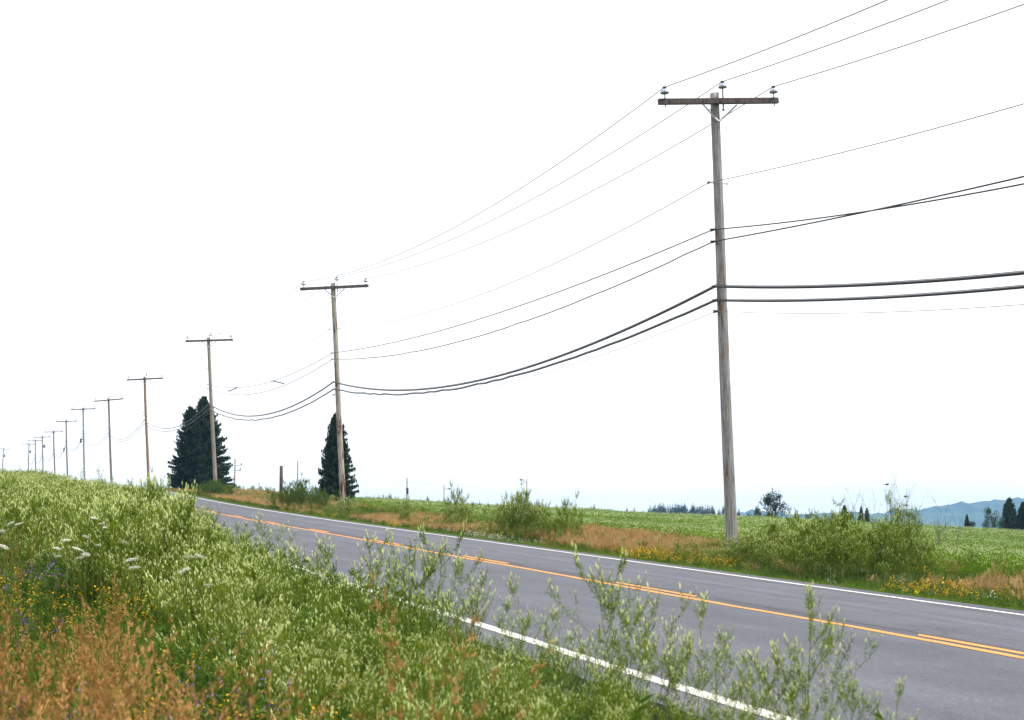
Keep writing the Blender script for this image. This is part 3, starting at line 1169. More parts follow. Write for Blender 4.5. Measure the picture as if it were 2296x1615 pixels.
def herb(seed, h, petals, mat_flower, nfl, size, spikes=False, nleaf=70):
    g = random.Random(seed)
    mb = MB()
    for sidx in range(5):
        az = g.uniform(0, 6.283)
        d = Vector((math.cos(az), math.sin(az), 0))
        L = h * g.uniform(0.6, 1.1)
        pts = [d * 0.03, d * 0.08 + Vector((0, 0, L * 0.4)), d * (0.08 + 0.12 * g.random()) + Vector((0, 0, L * 0.75)), d * (0.08 + 0.2 * g.random()) + Vector((0, 0, L))]
        mb.tube(pts, [0.003, 0.0025, 0.002, 0.0012], 3, 0, False)
        for _ in range(nleaf // 5):
            x = g.uniform(0.1, 2.8)
            i = int(x)
            q = pts[i].lerp(pts[i + 1], x - i)
            e = (rnd_unit(g) + Vector((0, 0, 0.25))).normalized()
            mb.leaf(q + rnd_unit(g) * 0.03, e, e.cross(rnd_unit(g)).normalized(), g.uniform(0.04, 0.09), g.uniform(0.012, 0.024), 0)
        for _ in range(nfl):
            x = g.uniform(2.0, 3.0) if not spikes else g.uniform(1.7, 3.0)
            i = min(int(x), 2)
            q = pts[i].lerp(pts[i + 1], x - i) + rnd_unit(g) * (0.05 if not spikes else 0.012)
            nrm = (Vector((0, 0, 1)) + rnd_unit(g) * 0.7).normalized()
            u = nrm.orthogonal().normalized()
            w = nrm.cross(u)
            s_ = size * g.uniform(0.7, 1.25)
            if spikes:
                mb.spindle(q, (rnd_unit(g) + Vector((0, 0, -0.3))).normalized(), s_, s_ * 0.28, 1, 3)
            else:
                n0 = len(mb.v)
                mb.v.append(tuple(q + nrm * s_ * 0.15))
                for k in range(petals):
                    a_ = 2 * math.pi * k / petals
                    mb.v.append(tuple(q + (u * math.cos(a_) + w * math.sin(a_)) * s_ * 0.5))
                for k in range(petals):
                    mb.f.append((n0, n0 + 1 + k, n0 + 1 + (k + 1) % petals))
                    mb.m.append(1)
    return mb.mesh('herb', [M['herb'], mat_flower])


HERB = [herb(400 + k, 0.42, 5, M['yellow'], 0, 0.01, nleaf=150) for k in range(3)]
YEL = [herb(420 + k, 0.50, 6, M['yellow'], 9, 0.013, nleaf=90) for k in range(3)]
YEL_V = [herb(430 + k, 0.50, 6, M['yellow'], 10, 0.028, nleaf=80) for k in range(3)]
PUR = [herb(440 + k, 0.50, 5, M['purple'], 9, 0.020, True, nleaf=80) for k in range(3)]
WHT = [herb(460 + k, 0.40, 6, M['white_petal'], 8, 0.024, nleaf=60) for k in range(2)]


def crop_patch(seed):
    g = random.Random(seed)
    mb = MB()
    for _ in range(330):
        p = Vector((g.uniform(-0.55, 0.55), g.uniform(-0.55, 0.55), g.uniform(0.02, 0.60)))
        e = (rnd_unit(g) + Vector((0, 0, 0.4))).normalized()
        mb.leaf(p, e, e.cross(rnd_unit(g)).normalized(), g.uniform(0.05, 0.10), g.uniform(0.035, 0.07), 0)
    for _ in range(75):
        p = Vector((g.uniform(-0.55, 0.55), g.uniform(-0.55, 0.55), g.uniform(0.40, 0.68)))
        mb.spindle(p, (Vector((0, 0, 1)) + rnd_unit(g) * 0.8).normalized(), g.uniform(0.025, 0.055), g.uniform(0.006, 0.011), 1, 4)
    return mb.mesh('crop_patch', [M['crop_leaf'], M['crop_flower']])


CROP = [crop_patch(500 + k) for k in range(5)]


# ------------------------------------------------------------------ scattering (stuff)
def scatter(name, protos, X, Y, scale, label, cat, lean=0.12, seed=1, z=None):
    g = np.random.default_rng(seed)
    n = len(X)
    Z = ground(X, Y) if z is None else z
    me = bpy.data.meshes.new(name)
    me.from_pydata(np.stack([X, Y, Z], -1).tolist(), [], [])
    at_ = me.attributes.new('rot', 'FLOAT_VECTOR', 'POINT')
    rot = np.stack([g.normal(size=n) * lean, g.normal(size=n) * lean + 0.03, g.uniform(0, 6.283, n)], -1)
    at_.data.foreach_set('vector', rot.ravel())
    at_ = me.attributes.new('scl', 'FLOAT', 'POINT')
    at_.data.foreach_set('value', np.asarray(scale, float) * np.ones(n))
    at_ = me.attributes.new('idx', 'INT', 'POINT')
    at_.data.foreach_set('value', g.integers(0, len(protos), n).astype(np.int32))
    o = link(name, me)
    ng = bpy.data.node_groups.new(name + '_scatter', 'GeometryNodeTree')
    ng.interface.new_socket('Geometry', in_out='INPUT', socket_type='NodeSocketGeometry')
    ng.interface.new_socket('Geometry', in_out='OUTPUT', socket_type='NodeSocketGeometry')
    gi, go = ng.nodes.new('NodeGroupInput'), ng.nodes.new('NodeGroupOutput')
    ip = ng.nodes.new('GeometryNodeInstanceOnPoints')
    g2i = ng.nodes.new('GeometryNodeGeometryToInstance')
    for pm in protos:
        po = PROTO.get(pm.name)
        if po is None:
            po = bpy.data.objects.new('proto_' + pm.name, pm)
            PROTO[pm.name] = po
        oi = ng.nodes.new('GeometryNodeObjectInfo')
        oi.inputs['Object'].default_value = po
        ng.links.new(oi.outputs['Geometry'], g2i.inputs[0])
    for nm_, typ in (('rot', 'FLOAT_VECTOR'), ('scl', 'FLOAT'), ('idx', 'INT')):
        na = ng.nodes.new('GeometryNodeInputNamedAttribute')
        na.data_type = typ
        na.inputs['Name'].default_value = nm_
        if nm_ == 'rot':
            e2r = ng.nodes.new('FunctionNodeEulerToRotation')
            ng.links.new(na.outputs[0], e2r.inputs[0])
            ng.links.new(e2r.outputs[0], ip.inputs['Rotation'])
        elif nm_ == 'scl':
            ng.links.new(na.outputs[0], ip.inputs['Scale'])
        else:
            ng.links.new(na.outputs[0], ip.inputs['Instance Index'])
    ip.inputs['Pick Instance'].default_value = True
    ng.links.new(gi.outputs[0], ip.inputs['Points'])
    ng.links.new(g2i.outputs[0], ip.inputs['Instance'])
    ng.links.new(ip.outputs[0], go.inputs[0])
    md = o.modifiers.new('scatter', 'NODES')
    md.node_group = ng
    return tag(o, label, cat, kind='stuff')


PROTO = {}


def pts_st(s0, s1, t0, t1, dens, seed, margin=0.12):
    """random points on a strip of land, kept where the camera or a step beside it could see them"""
    g = np.random.default_rng(seed)
    n = int((s1 - s0) * (t1 - t0) * dens)
    s = g.uniform(s0, s1, n)
    t = g.uniform(t0, t1, n)
    X, Y = world(s, t)
    k = (Y > 1.3) & (np.abs(X) < (0.36 + margin) * Y + 0.8)
    return s[k], t[k], X[k], Y[k], g.random(k.sum()), g.random(k.sum())


def keep(mask, *arr):
    return [a_[mask] for a_ in arr]


def clump_noise(s, t, k, seed):
    g = np.random.default_rng(seed)
    v = np.zeros_like(s)
    for _ in range(6):
        a_, b_, c_ = g.normal(size=2).tolist() + [g.uniform(0, 6.28)]
        v += np.sin(k * (a_ * s + b_ * t) + c_)
    return v / 2.4


# --- near side: sweet clover belt between ditch and road
MOUNDS = [(-6.7, -6.45, 1.35, 1.26), (-9.6, -6.0, 1.1, 0.80), (-13.0, -6.05, 1.35, 0.64), (-15.6, -5.95, 1.3, 0.56), (-3.4, -6.5, 1.0, 1.12), (-0.6, -7.2, 1.2, 1.30), (2.2, -6.6, 1.4, 1.22), (-4.4, -5.5, 0.9, 0.72),
          (6.0, -6.9, 1.6, 1.22), (10.5, -7.6, 1.9, 1.28), (-11.3, -6.15, 0.8, 0.66)]


def belt_h(s, t):
    e = np.interp(s, [-20, -15, -12.5, -7, -4.5, -0.8, 1.3, 4, 8, 14, 80], [0.32, 0.31, 0.22, 0.22, 0.36, 0.52, 0.60, 0.72, 0.92, 1.02, 1.06])
    b = e + np.interp(s, [-20, -8, 0, 10], [0.24, 0.20, 0.14, 0.24]) * np.clip((-4.7 - t) / 1.7, 0, 1)
    for (ms, mt, mr, mh_) in MOUNDS:
        d2 = ((s - ms) / mr) ** 2 + ((t - mt) / (mr * 0.8)) ** 2
        b = np.maximum(b, mh_ * np.sqrt(np.clip(1 - 0.75 * d2, 0, 1)) * (d2 < 1.25))
    return b


def inner_edge(s):
    return np.interp(s, [-20, -16, -13, -10, -6, 0, 12, 80], [-6.05, -6.1, -6.2, -6.3, -6.6, -7.2, -8.6, -9.5])


xs_, ys_, sc_ = [], [], []
for (s0, s1, dens, sd) in ((-20.5, -6, 46, 1), (-6, 14, 32, 2), (14, 60, 13, 3), (60, 120, 5, 4)):
    s, t, X, Y, u, v = pts_st(s0, s1, -10, -4.42, dens, sd)
    e = inner_edge(s) + 0.25 * clump_noise(s, t, 1.6, 9)
    m_ = (t > e) & (u < 0.98)
    m_ &= (Y > 3.4)
    m_ &= u < np.interp(s, [-20.5, -18.5, -16.5, -14], [0.3, 0.6, 0.95, 1])
    s, t, X, Y, u, v = keep(m_, s, t, X, Y, u, v)
    xs_.append(X)
    ys_.append(Y)
    nz_ = clump_noise(s, t, 0.85, 21)
    gap = (nz_ > -0.85) | (v > 0.75)
    s, t, X, Y, u, v, nz_ = keep(gap, s, t, X, Y, u, v, nz_)
    xs_[-1], ys_[-1] = X, Y
    sc_.append(belt_h(s, t) * (0.70 + 0.36 * v) * (1 + 0.12 * np.clip(nz_, -1.2, 1.2)))
scatter('sweet_clover', CLOVER + CLOVER_FULL, np.concatenate(xs_), np.concatenate(ys_), np.concatenate(sc_),
        'dense mass of pale flowering sweet clover along the near road edge', 'clover', 0.10, 31)

s, t, X, Y, u, v = pts_st(-18.5, 6, -6.4, -4.45, 6.5, 35)
scatter('clover_wisps', CLOVER, X, Y, np.minimum(belt_h(s, t) * (1.12 + 0.35 * v), belt_h(s, t) + 0.16), 'looser taller clover shoots standing out of the clover mass', 'clover', 0.14, 36)

s, t, X, Y, u, v = pts_st(8, 30, -8.5, -5.2, 0.55, 37)
scatter('tall_clover_shoots', CLOVER, X, Y, 1.30 + 0.3 * v, 'thin tall clover shoots reaching above the left crest', 'clover', 0.10, 38)

# --- ground cover of the near ditch
s, t, X, Y, u, v = pts_st(-22.5, 14, -16, -4.5, 34, 41)
m_ = u < np.interp(Y, [2, 8, 16, 30], [1.0, 1.0, 0.6, 0.3]) * np.where(t > inner_edge(s) + 0.1, 0.3, 1.0)
s, t, X, Y, u, v = keep(m_, s, t, X, Y, u, v)
scatter('meadow_grass', GRASS, X, Y, 0.55 + 0.55 * v, 'green meadow grass filling the ditch in the left foreground', 'grass', 0.12, 42)
s, t, X, Y, u, v = pts_st(-22.5, 10, -15, -4.6, 14, 43)
m_ = (clump_noise(s, t, 0.9, 5) + 0.4 > u * 1.2)
s, t, X, Y, u, v = keep(m_, s, t, X, Y, u, v)
scatter('leafy_herbs', HERB, X, Y, 0.7 + 0.6 * v, 'dark leafy herbs among the grass of the near ditch', 'herbs', 0.1, 44)
s, t, X, Y, u, v = pts_st(-23, -4, -16, -6.2, 34, 45)
m_ = (t < -6.88 - 0.15 * clump_noise(s, t, 1.2, 6)) & (u < np.interp(s, [-20, -15.5, -13.0, -11], [0.8, 0.75, 0.25, 0.02]))
s, t, X, Y, u, v = keep(m_, s, t, X, Y, u, v)
scatter('dry_grass', DRY, X, Y, 0.62 + 0.42 * v, 'tall orange brown dry grass in the left foreground corner', 'dry grass', 0.14, 46)
s, t, X, Y, u, v = pts_st(-21.5, -17.3, -7.6, -6.0, 8, 47)
s, t, X, Y, u, v = keep((X / Y < -0.06) & (Y > 1.7), s, t, X, Y, u, v)
scatter('dry_grass_wisps', DRY, X, Y, 0.85 + 0.35 * v, 'scattered blurred dry grass heads along the bottom edge', 'dry grass', 0.2, 48)
s, t, X, Y, u, v = pts_st(-12, 6, -14, -8.5, 10, 49)
m_ = (clump_noise(s, t, 0.8, 8) > 0.8) & (s > -5)
s, t, X, Y, u, v = keep(m_, s, t, X, Y, u, v)
scatter('dry_grass_patch', DRY_S, X, Y, 0.8 + 0.5 * v, 'small rusty dry grass patch beyond the ditch at the left edge', 'dry grass', 0.15, 50)
s, t, X, Y, u, v = pts_st(-19, -2, -9, -4.6, 8, 51)
m_ = (clump_noise(s, t, 1.1, 12) > 0.1) & (t > -7.9) & (t < inner_edge(s) + 0.2) & (t < inner_edge(s) + 0.7)
s, t, X, Y, u, v = keep(m_, s, t, X, Y, u, v)
scatter('yellow_wildflowers', YEL, X, Y, 0.75 + 0.4 * v, 'small yellow wildflowers among the grass of the near ditch', 'flowers', 0.1, 52)
s, t, X, Y, u, v = pts_st(-20, -3, -11, -5.0, 6, 53)
m_ = (clump_noise(s, t, 1.0, 14) > -0.2) & (t < inner_edge(s) + 0.2)
s, t, X, Y, u, v = keep(m_, s, t, X, Y, u, v)
scatter('purple_wildflowers', PUR, X, Y, 0.75 + 0.45 * v, 'purple vetch flowers dotted through the near ditch', 'flowers', 0.1, 54)

# --- far side verge
s, t, X, Y, u, v = pts_st(-14, 110, 4.02, 6.6, 24, 61)
m_ = u < np.interp(t, [4.0, 4.15, 5.0, 5.8, 6.6], [0.35, 1, 0.9, 0.35, 0.1])
s, t, X, Y, u, v = keep(m_, s, t, X, Y, u, v)
scatter('verge_grass', GRASS_S, X, Y, (0.42 + 0.5 * v) * np.interp(t, [4, 4.5, 6], [0.5, 0.85, 1.3]), 'short bright green grass bordering the far road edge', 'grass', 0.12, 62)
s, t, X, Y, u, v = pts_st(-14, 110, 5.4, 11.5, 12, 63)
scatter('verge_meadow', GRASS, X, Y, (0.35 + 0.35 * v) * np.where(np.hypot(X - 5.5, Y - 34.9) < 1.3, 0.5, 1.0), 'taller green grass between the far road edge and the field', 'grass', 0.12, 64)
s, t, X, Y, u, v = pts_st(-14, 110, 5.0, 10.5, 5, 65)
m_ = clump_noise(s, t, 0.8, 15) > -0.2
s, t, X, Y, u, v = keep(m_, s, t, X, Y, u, v)
scatter('verge_herbs', HERB, X, Y, 0.4 + 0.4 * v, 'dark leafy herbs growing along the far verge', 'herbs', 0.1, 66)


def dry_zone(s, t):
    a_ = ((s > 9.2) & (s < 19.5) & (t > 7.0) & (t < 10.3))
    b_ = ((s > -9) & (s < -1.0) & (t > 7.0) & (t < 10.2))
    c_ = ((s > 23.0) & (s < 27.5) & (t > 6.4) & (t < 9.0)) | ((s > 30.5) & (s < 37.5) & (t > 6.2) & (t < 9.0))
    d_ = ((s > 52) & (s < 110) & (t > 5.6) & (t < 12))
    return a_, b_, c_, d_


s, t, X, Y, u, v = pts_st(-14, 110, 5.5, 12, 26, 67)
a_, b_, c_, d_ = dry_zone(s, t + 0.25 * clump_noise(s, t, 1.5, 33))
m_ = (a_ & (u < 0.95)) | (b_ & (u < 0.6)) | (c_ & (u < 0.75)) | (d_ & (u < 0.25 + 0.25 * clump_noise(s, t, 0.4, 18))) | (u < 0.02)
s, t, X, Y, u, v = keep(m_, s, t, X, Y, u, v)
scatter('verge_dry_grass', DRY_S, X, Y, (0.50 + 0.28 * v) * np.where(np.hypot(X - 5.5, Y - 34.9) < 1.3, 0.5, 1.0), 'orange tan dry grass patches on the far verge left of the nearest pole', 'dry grass', 0.1, 68)
s, t, X, Y, u, v = pts_st(-14, 110, 4.9, 8.6, 22, 69)
f_ = ((s > 5.0) & (s < 13.2) & (t > 5.3) & (t < 7.3)) * 0.95 + ((s > -9) & (s < -1.6) & (t > 5.3) & (t < 6.9)) * 0.8 + ((s > 37) & (s < 46) & (t < 6.4)) * 0.9
f_ = f_ + ((s > 25) & (s < 31) & (t < 5.9)) * 0.5 + ((s > 54) & (s < 95)) * 0.28 + 0.03
f_ = f_ * (0.12 + 0.30 * clump_noise(s, t, 1.6, 19))
s, t, X, Y, u, v = keep(u < f_, s, t, X, Y, u, v)
scatter('verge_yellow_flowers', YEL_V, X, Y, 0.45 + 0.25 * v, 'yellow wildflower drifts on the far verge', 'flowers', 0.1, 70)
s, t, X, Y, u, v = pts_st(-10, 60, 4.6, 6.8, 12, 71)
f_ = ((s > 14.5) & (s < 19.5)) * 0.25 + ((s > -10) & (s < -8)) * 0.06 + 0.006
s, t, X, Y, u, v = keep(u < f_, s, t, X, Y, u, v)
scatter('verge_white_flowers', WHT, X, Y, 0.45 + 0.3 * v, 'small white wildflower tufts beside the far edge line', 'flowers', 0.1, 72)
# clover mixed into the far verge
s, t, X, Y, u, v = pts_st(-14, 100, 6.4, 12.5, 9, 73)
f_ = np.interp(t, [6.4, 8.0, 10, 12.5], [0.02, 0.12, 0.28, 0.22])
f_ = f_ + ((s > 3.6) & (s < 9.6) & (t > 6.2)) * 0.6 + ((s > 19.5) & (s < 23)) * 0.5 + ((s > 27.5) & (s < 30.5)) * 0.4
a_, b_, c_, d_ = dry_zone(s, t)
f_ = np.where(a_ | b_ | c_ | (np.hypot(X - 5.4, Y - 34.8) < 1.4), 0.02, f_)
f_ = np.where(d_, 0.08, f_)
s, t, X, Y, u, v = keep(u < f_, s, t, X, Y, u, v)
scatter('verge_clover', CLOVER_FULL, X, Y, np.interp(s, [0, 10, 60], [0.62, 0.58, 0.70]) * (0.6 + 0.45 * v), 'loose pale clover growing in front of the field', 'clover', 0.12, 74)

# --- the flowering field
g = np.random.default_rng(80)
X = []
Y = []
for s0, s1, t0, t1, step in ((-30, 70, 10.2, 46, 0.80), (-60, 130, 46, 120, 1.15)):
    sg, tg = np.meshgrid(np.arange(s0, s1, step), np.arange(t0, t1, step))
    sg = sg.ravel() + g.uniform(-0.3, 0.3, sg.size) * step
    tg = tg.ravel() + g.uniform(-0.3, 0.3, tg.size) * step
    x_, y_ = world(sg, tg)
    k = (y_ > 18) & (y_ < 128) & (np.abs(x_) < 0.44 * y_ + 1) & (sg < 45 + (tg - 10) * 6)
    X.append(x_[k])
    Y.append(y_[k])
X, Y = np.concatenate(X), np.concatenate(Y)
scatter('flowering_crop', CROP, X, Y, np.where(Y > 70, 0.98, 0.78) * (0.86 + 0.24 * g.random(len(X))), 'green field crop speckled with creamy white flowers', 'crop', 0.05, 81)

# ------------------------------------------------------------------ single plants
def place_plant(name, X, Y, h, variant, rz, label, cat, group):
    rt = empty(name, (X, Y, float(ground(X, Y))), rz)
    rt.scale = (h, h, h)
    for nm_, pm in zip(('stem', 'foliage', 'blossom'), SPLIT[variant % len(SPLIT)]):
        link(nm_, pm, rt)
    return tag(rt, label, cat, group)


SPLIT = [tuple(p.mesh(nm_, [mt]) for p, nm_, mt in zip(parts, ('stem', 'foliage', 'blossom'), CL_M)) for parts in CLOVER_PARTS]
prg = random.Random(12)
ORD = ['first', 'second', 'third', 'fourth', 'fifth', 'sixth', 'seventh', 'eighth', 'ninth', 'tenth', 'eleventh', 'twelfth', 'thirteenth', 'fourteenth', 'fifteenth',
       'sixteenth', 'seventeenth', 'eighteenth', 'nineteenth', 'twentieth', 'twenty-first', 'twenty-second', 'twenty-third', 'twenty-fourth', 'twenty-fifth',
       'twenty-sixth', 'twenty-seventh', 'twenty-eighth', 'twenty-ninth', 'thirtieth', 'thirty-first', 'thirty-second', 'thirty-third', 'thirty-fourth', 'thirty-fifth',
       'thirty-sixth', 'thirty-seventh', 'thirty-eighth']


def ordinal(xs):
    """rank from the left of each entry"""
    order = sorted(range(len(xs)), key=lambda i_: xs[i_])
    return {i_: ORD[r_] for r_, i_ in enumerate(order)}


FRONT = [  # pixel x, pixel y of the tip, distance
    (785, 1225, 9.8), (850, 1205, 9.6), (905, 1160, 9.4), (965, 1180, 9.2), (1040, 1290, 8.8), (1095, 1255, 8.8), (1180, 1310, 8.2), (1245, 1370, 7.8),
    (1330, 1390, 7.4), (1395, 1235, 7.0), (1440, 1300, 6.9), (1500, 1330, 6.8), (1575, 1360, 6.6), (1640, 1420, 6.4), (1730, 1430, 6.2), (1800, 1320, 6.1), (1850, 1450, 6.0),
    (1890, 1440, 5.9), (2010, 1545, 5.7), (730, 1240, 10.5), (690, 1185, 11.5), (815, 1262, 9.7), (880, 1268, 9.5), (935, 1232, 9.3), (1000, 1268, 9.0), (1135, 1350, 8.4), (1215, 1400, 8.0),
    (1290, 1420, 7.6), (1415, 1350, 7.0), (1470, 1400, 6.8), (1540, 1440, 6.6), (1690, 1470, 6.3), (1775, 1400, 6.1), (1820, 1490, 6.0), (640, 1180, 12.5), (600, 1165, 13.5)]
front_rank = ordinal([f_[0] for f_ in FRONT])
for i, (px_, py_, Y) in enumerate(FRONT):
    p = at(px_, py_, Y)
    gz = float(ground(p.x, p.y))
    place_plant('clover_plant', p.x - 0.02, p.y, max(0.3, (p.z - gz) / 0.98), i, prg.uniform(0, 6.28),
                front_rank[i] + ' tall clover stalk from the left rising against the grey road in the foreground', 'clover plant', 'clover stalks against the road')

def bush_parts(seed, n, rx, ry, hmin, hmax):
    g = random.Random(seed)
    out_ = [MB(), MB(), MB()]
    for _ in range(n):
        r = math.sqrt(g.random())
        az = g.uniform(0, 6.283)
        x, y = rx * r * math.cos(az), ry * r * math.sin(az)
        h = (hmin + (hmax - hmin) * (1 - r * r)) * g.uniform(0.8, 1.15)
        Mt = Matrix.Translation((x, y, 0)) @ Euler((-y / ry * 0.18 + g.gauss(0, 0.06), x / rx * 0.22 + g.gauss(0, 0.06), g.uniform(0, 6.28))).to_matrix().to_4x4() @ Matrix.Scale(h, 4)
        Mn = np.array(Mt)
        for dst, src in zip(out_, (CLOVER_FULL_PARTS + CLOVER_PARTS)[g.randrange(11)]):
            n0 = len(dst.v)
            vv = np.array(src.v) @ Mn[:3, :3].T + Mn[:3, 3]
            dst.v += vv.tolist()
            dst.f += [tuple(i + n0 for i in f) for f in src.f]
            dst.m += [0] * len(src.f)
    return out_


BUSH = []
for sd, n, rx, ry, h0, h1 in ((1, 72, 1.0, 0.8, 0.72, 1.12), (2, 26, 0.8, 0.6, 0.6, 1.22)):
    ps = bush_parts(sd, n, rx, ry, h0, h1)
    BUSH.append([p.mesh(nm_, [mt]) for p, nm_, mt in zip(ps, ('stem', 'foliage', 'blossom'), CL_M)])
GREEN_M = [M['clover_stem'], M['grass'], M['clover_flower']]
BUSHES = [  # centre pixel x, foot t, width m, height m, variant, label
    (1880, 7.2, 2.9, 1.42, 0, 'largest sweet clover bush by the far road edge, right of the nearest pole'),
    (1995, 7.6, 2.2, 1.46, 1, 'wide sweet clover bush touching the right flank of the largest bush'),
    (1735, 7.6, 2.2, 1.15, 0, 'low sweet clover bush between the nearest pole and the largest bush'),
    (1028, 7.6, 1.7, 1.65, 1, 'slender tall clover bush on the far verge under the short lamp pole'),
    (1165, 7.0, 1.9, 1.70, 0, 'tall clover bush on the far verge under the rightmost slim pole'),
    (1275, 7.4, 1.6, 1.45, 1, 'clover bush at the left end of the tan grass strip'),
    (915, 7.4, 1.0, 1.15, 1, 'small clover tuft under the sleeved slim pole'),
    (672, 6.2, 2.7, 1.85, 0, 'round dense green bush right of the dark stubby post'),
    (482, 6.2, 2.8, 1.45, 0, 'bush around the foot of the pale tan pole'),
    (770, 6.6, 1.6, 1.05, 1, 'low clover tuft at the foot of the rotted pole'),
]
for i, (px_, t_, wm_, hm_, var, lab) in enumerate(BUSHES):
    rx_ = (px_ - CX) / F
    Y = (t_ + 7.587) / (0.941 * rx_ + 0.339)
    X = rx_ * Y
    rt = empty('clover_bush', (X, Y, float(ground(X, Y)) - 0.02), prg.uniform(0, 6.28))
    rt.scale = (wm_ / 2, wm_ / 2, hm_ / 1.2)
    for nm_, pm in zip(('stem', 'foliage', 'blossom'), BUSH[var]):
        if nm_ == 'blossom' and i in (7, 8):
            continue
        o = link(nm_, pm, rt)
        if nm_ == 'foliage' and i in (7, 8):
            o.material_slots[0].link = 'OBJECT'
            o.material_slots[0].material = M['grass']
    tag(rt, lab, 'bush', 'bushes on the far verge')
# the bush in front of the fourth pole, on the near side of the road
p = at(343, 1100, 26)
rt = empty('clover_bush', (p.x, p.y, float(ground(p.x, p.y))), 1.0)
rt.scale = (0.46, 0.46, 1.12)
for nm_, pm in zip(('stem', 'foliage', 'blossom'), BUSH[0]):
    link(nm_, pm, rt)
tag(rt, 'rounded clover bush at the foot of the orange brown pole', 'bush', 'bushes on the near verge')

# ------------------------------------------------------------------ white umbel flowers
def umbel_meshes(seed):
    g = random.Random(seed)
    st_, fl = MB(), MB()
    c = Vector((0, 0, -0.03))
    for k in range(26):
        a_ = 2.4 * k
        r = 0.042 * math.sqrt((k + 0.5) / 26)
        p = Vector((r * math.cos(a_), r * math.sin(a_), 0.012 - 5.0 * r * r + g.uniform(-0.002, 0.002)))
        st_.tube([c, p], 0.0007, 3, 0, False)
        for _ in range(5):
            q = p + Vector((g.uniform(-1, 1), g.uniform(-1, 1), g.uniform(0, 0.3))) * 0.0075
            fl.leaf(q, Vector((1, 0, 0.1)).normalized(), Vector((0, 1, 0)), 0.008, 0.008)
            fl.leaf(q, Vector((0, 0.3, 1)).normalized(), Vector((1, 0, 0)), 0.005, 0.007)
    return st_, fl.mesh('umbel', [M['white_petal']])


UMB = [umbel_meshes(k) for k in range(3)]
UM = [(26, 1281), (229, 1267), (248, 1281), (254, 1290), (210, 1313), (162, 1322), (139, 1341), (192, 1345), (241, 1333), (183, 1340), (209, 1356), (196, 1364),
      (141, 1361), (8, 1338), (2, 1301), (463, 1363), (486, 1360), (320, 1370), (328, 1389), (509, 1431), (452, 1395), (304, 1327), (46, 1282)]
um_l = [k_ for k_, u_ in enumerate(UM) if u_[0] < 300]
um_r = [k_ for k_, u_ in enumerate(UM) if u_[0] >= 300]
um_rank = {um_l[a_]: r_ for a_, r_ in ordinal([UM[k_][0] for k_ in um_l]).items()}
um_rank.update({um_r[a_]: r_ for a_, r_ in ordinal([UM[k_][0] for k_ in um_r]).items()})
for i, (sx, sy) in enumerate(UM):
    Y = 11.0 + 1.6 * ((i * 0.618) % 1) if sx < 300 else 9.4 + 0.8 * ((i * 0.618) % 1)
    p = at(sx * 0.918, sy * 0.918, Y)
    gz = float(ground(p.x, p.y))
    rt = empty('umbel_flower', (p.x, p.y, gz))
    hgt = p.z - gz
    st_, fl = UMB[i % 3]
    sm = MB()
    sm.v = [tuple(Vector(v_) + Vector((0, 0, hgt))) for v_ in st_.v]
    sm.f, sm.m = list(st_.f), list(st_.m)
    ox = prg.uniform(-0.06, 0.06)
    sm.tube([(ox, 0, -0.05), (ox * 0.6, 0, hgt * 0.5), (0, 0, hgt - 0.03)], [0.0032, 0.0025, 0.0018], 4, 0, False)
    sm.build('stem', M['clover_stem'], rt)
    u_ = link('umbel', fl, rt)
    u_.location = (0, 0, hgt)
    u_.rotation_euler = (prg.uniform(-0.1, 0.5), prg.uniform(-0.35, 0.35), prg.uniform(0, 6))
    sc = prg.uniform(0.65, 1.0)
    u_.scale = (sc, sc, sc)
    tag(rt, ('white lace umbel flower in the left ditch, %s from the left' if sx < 300 else 'white lace umbel flower before the bright clover mass, %s from the left') % um_rank[i], 'wildflower', 'umbel flowers in the ditch' if sx < 300 else 'umbel flowers by the clover')


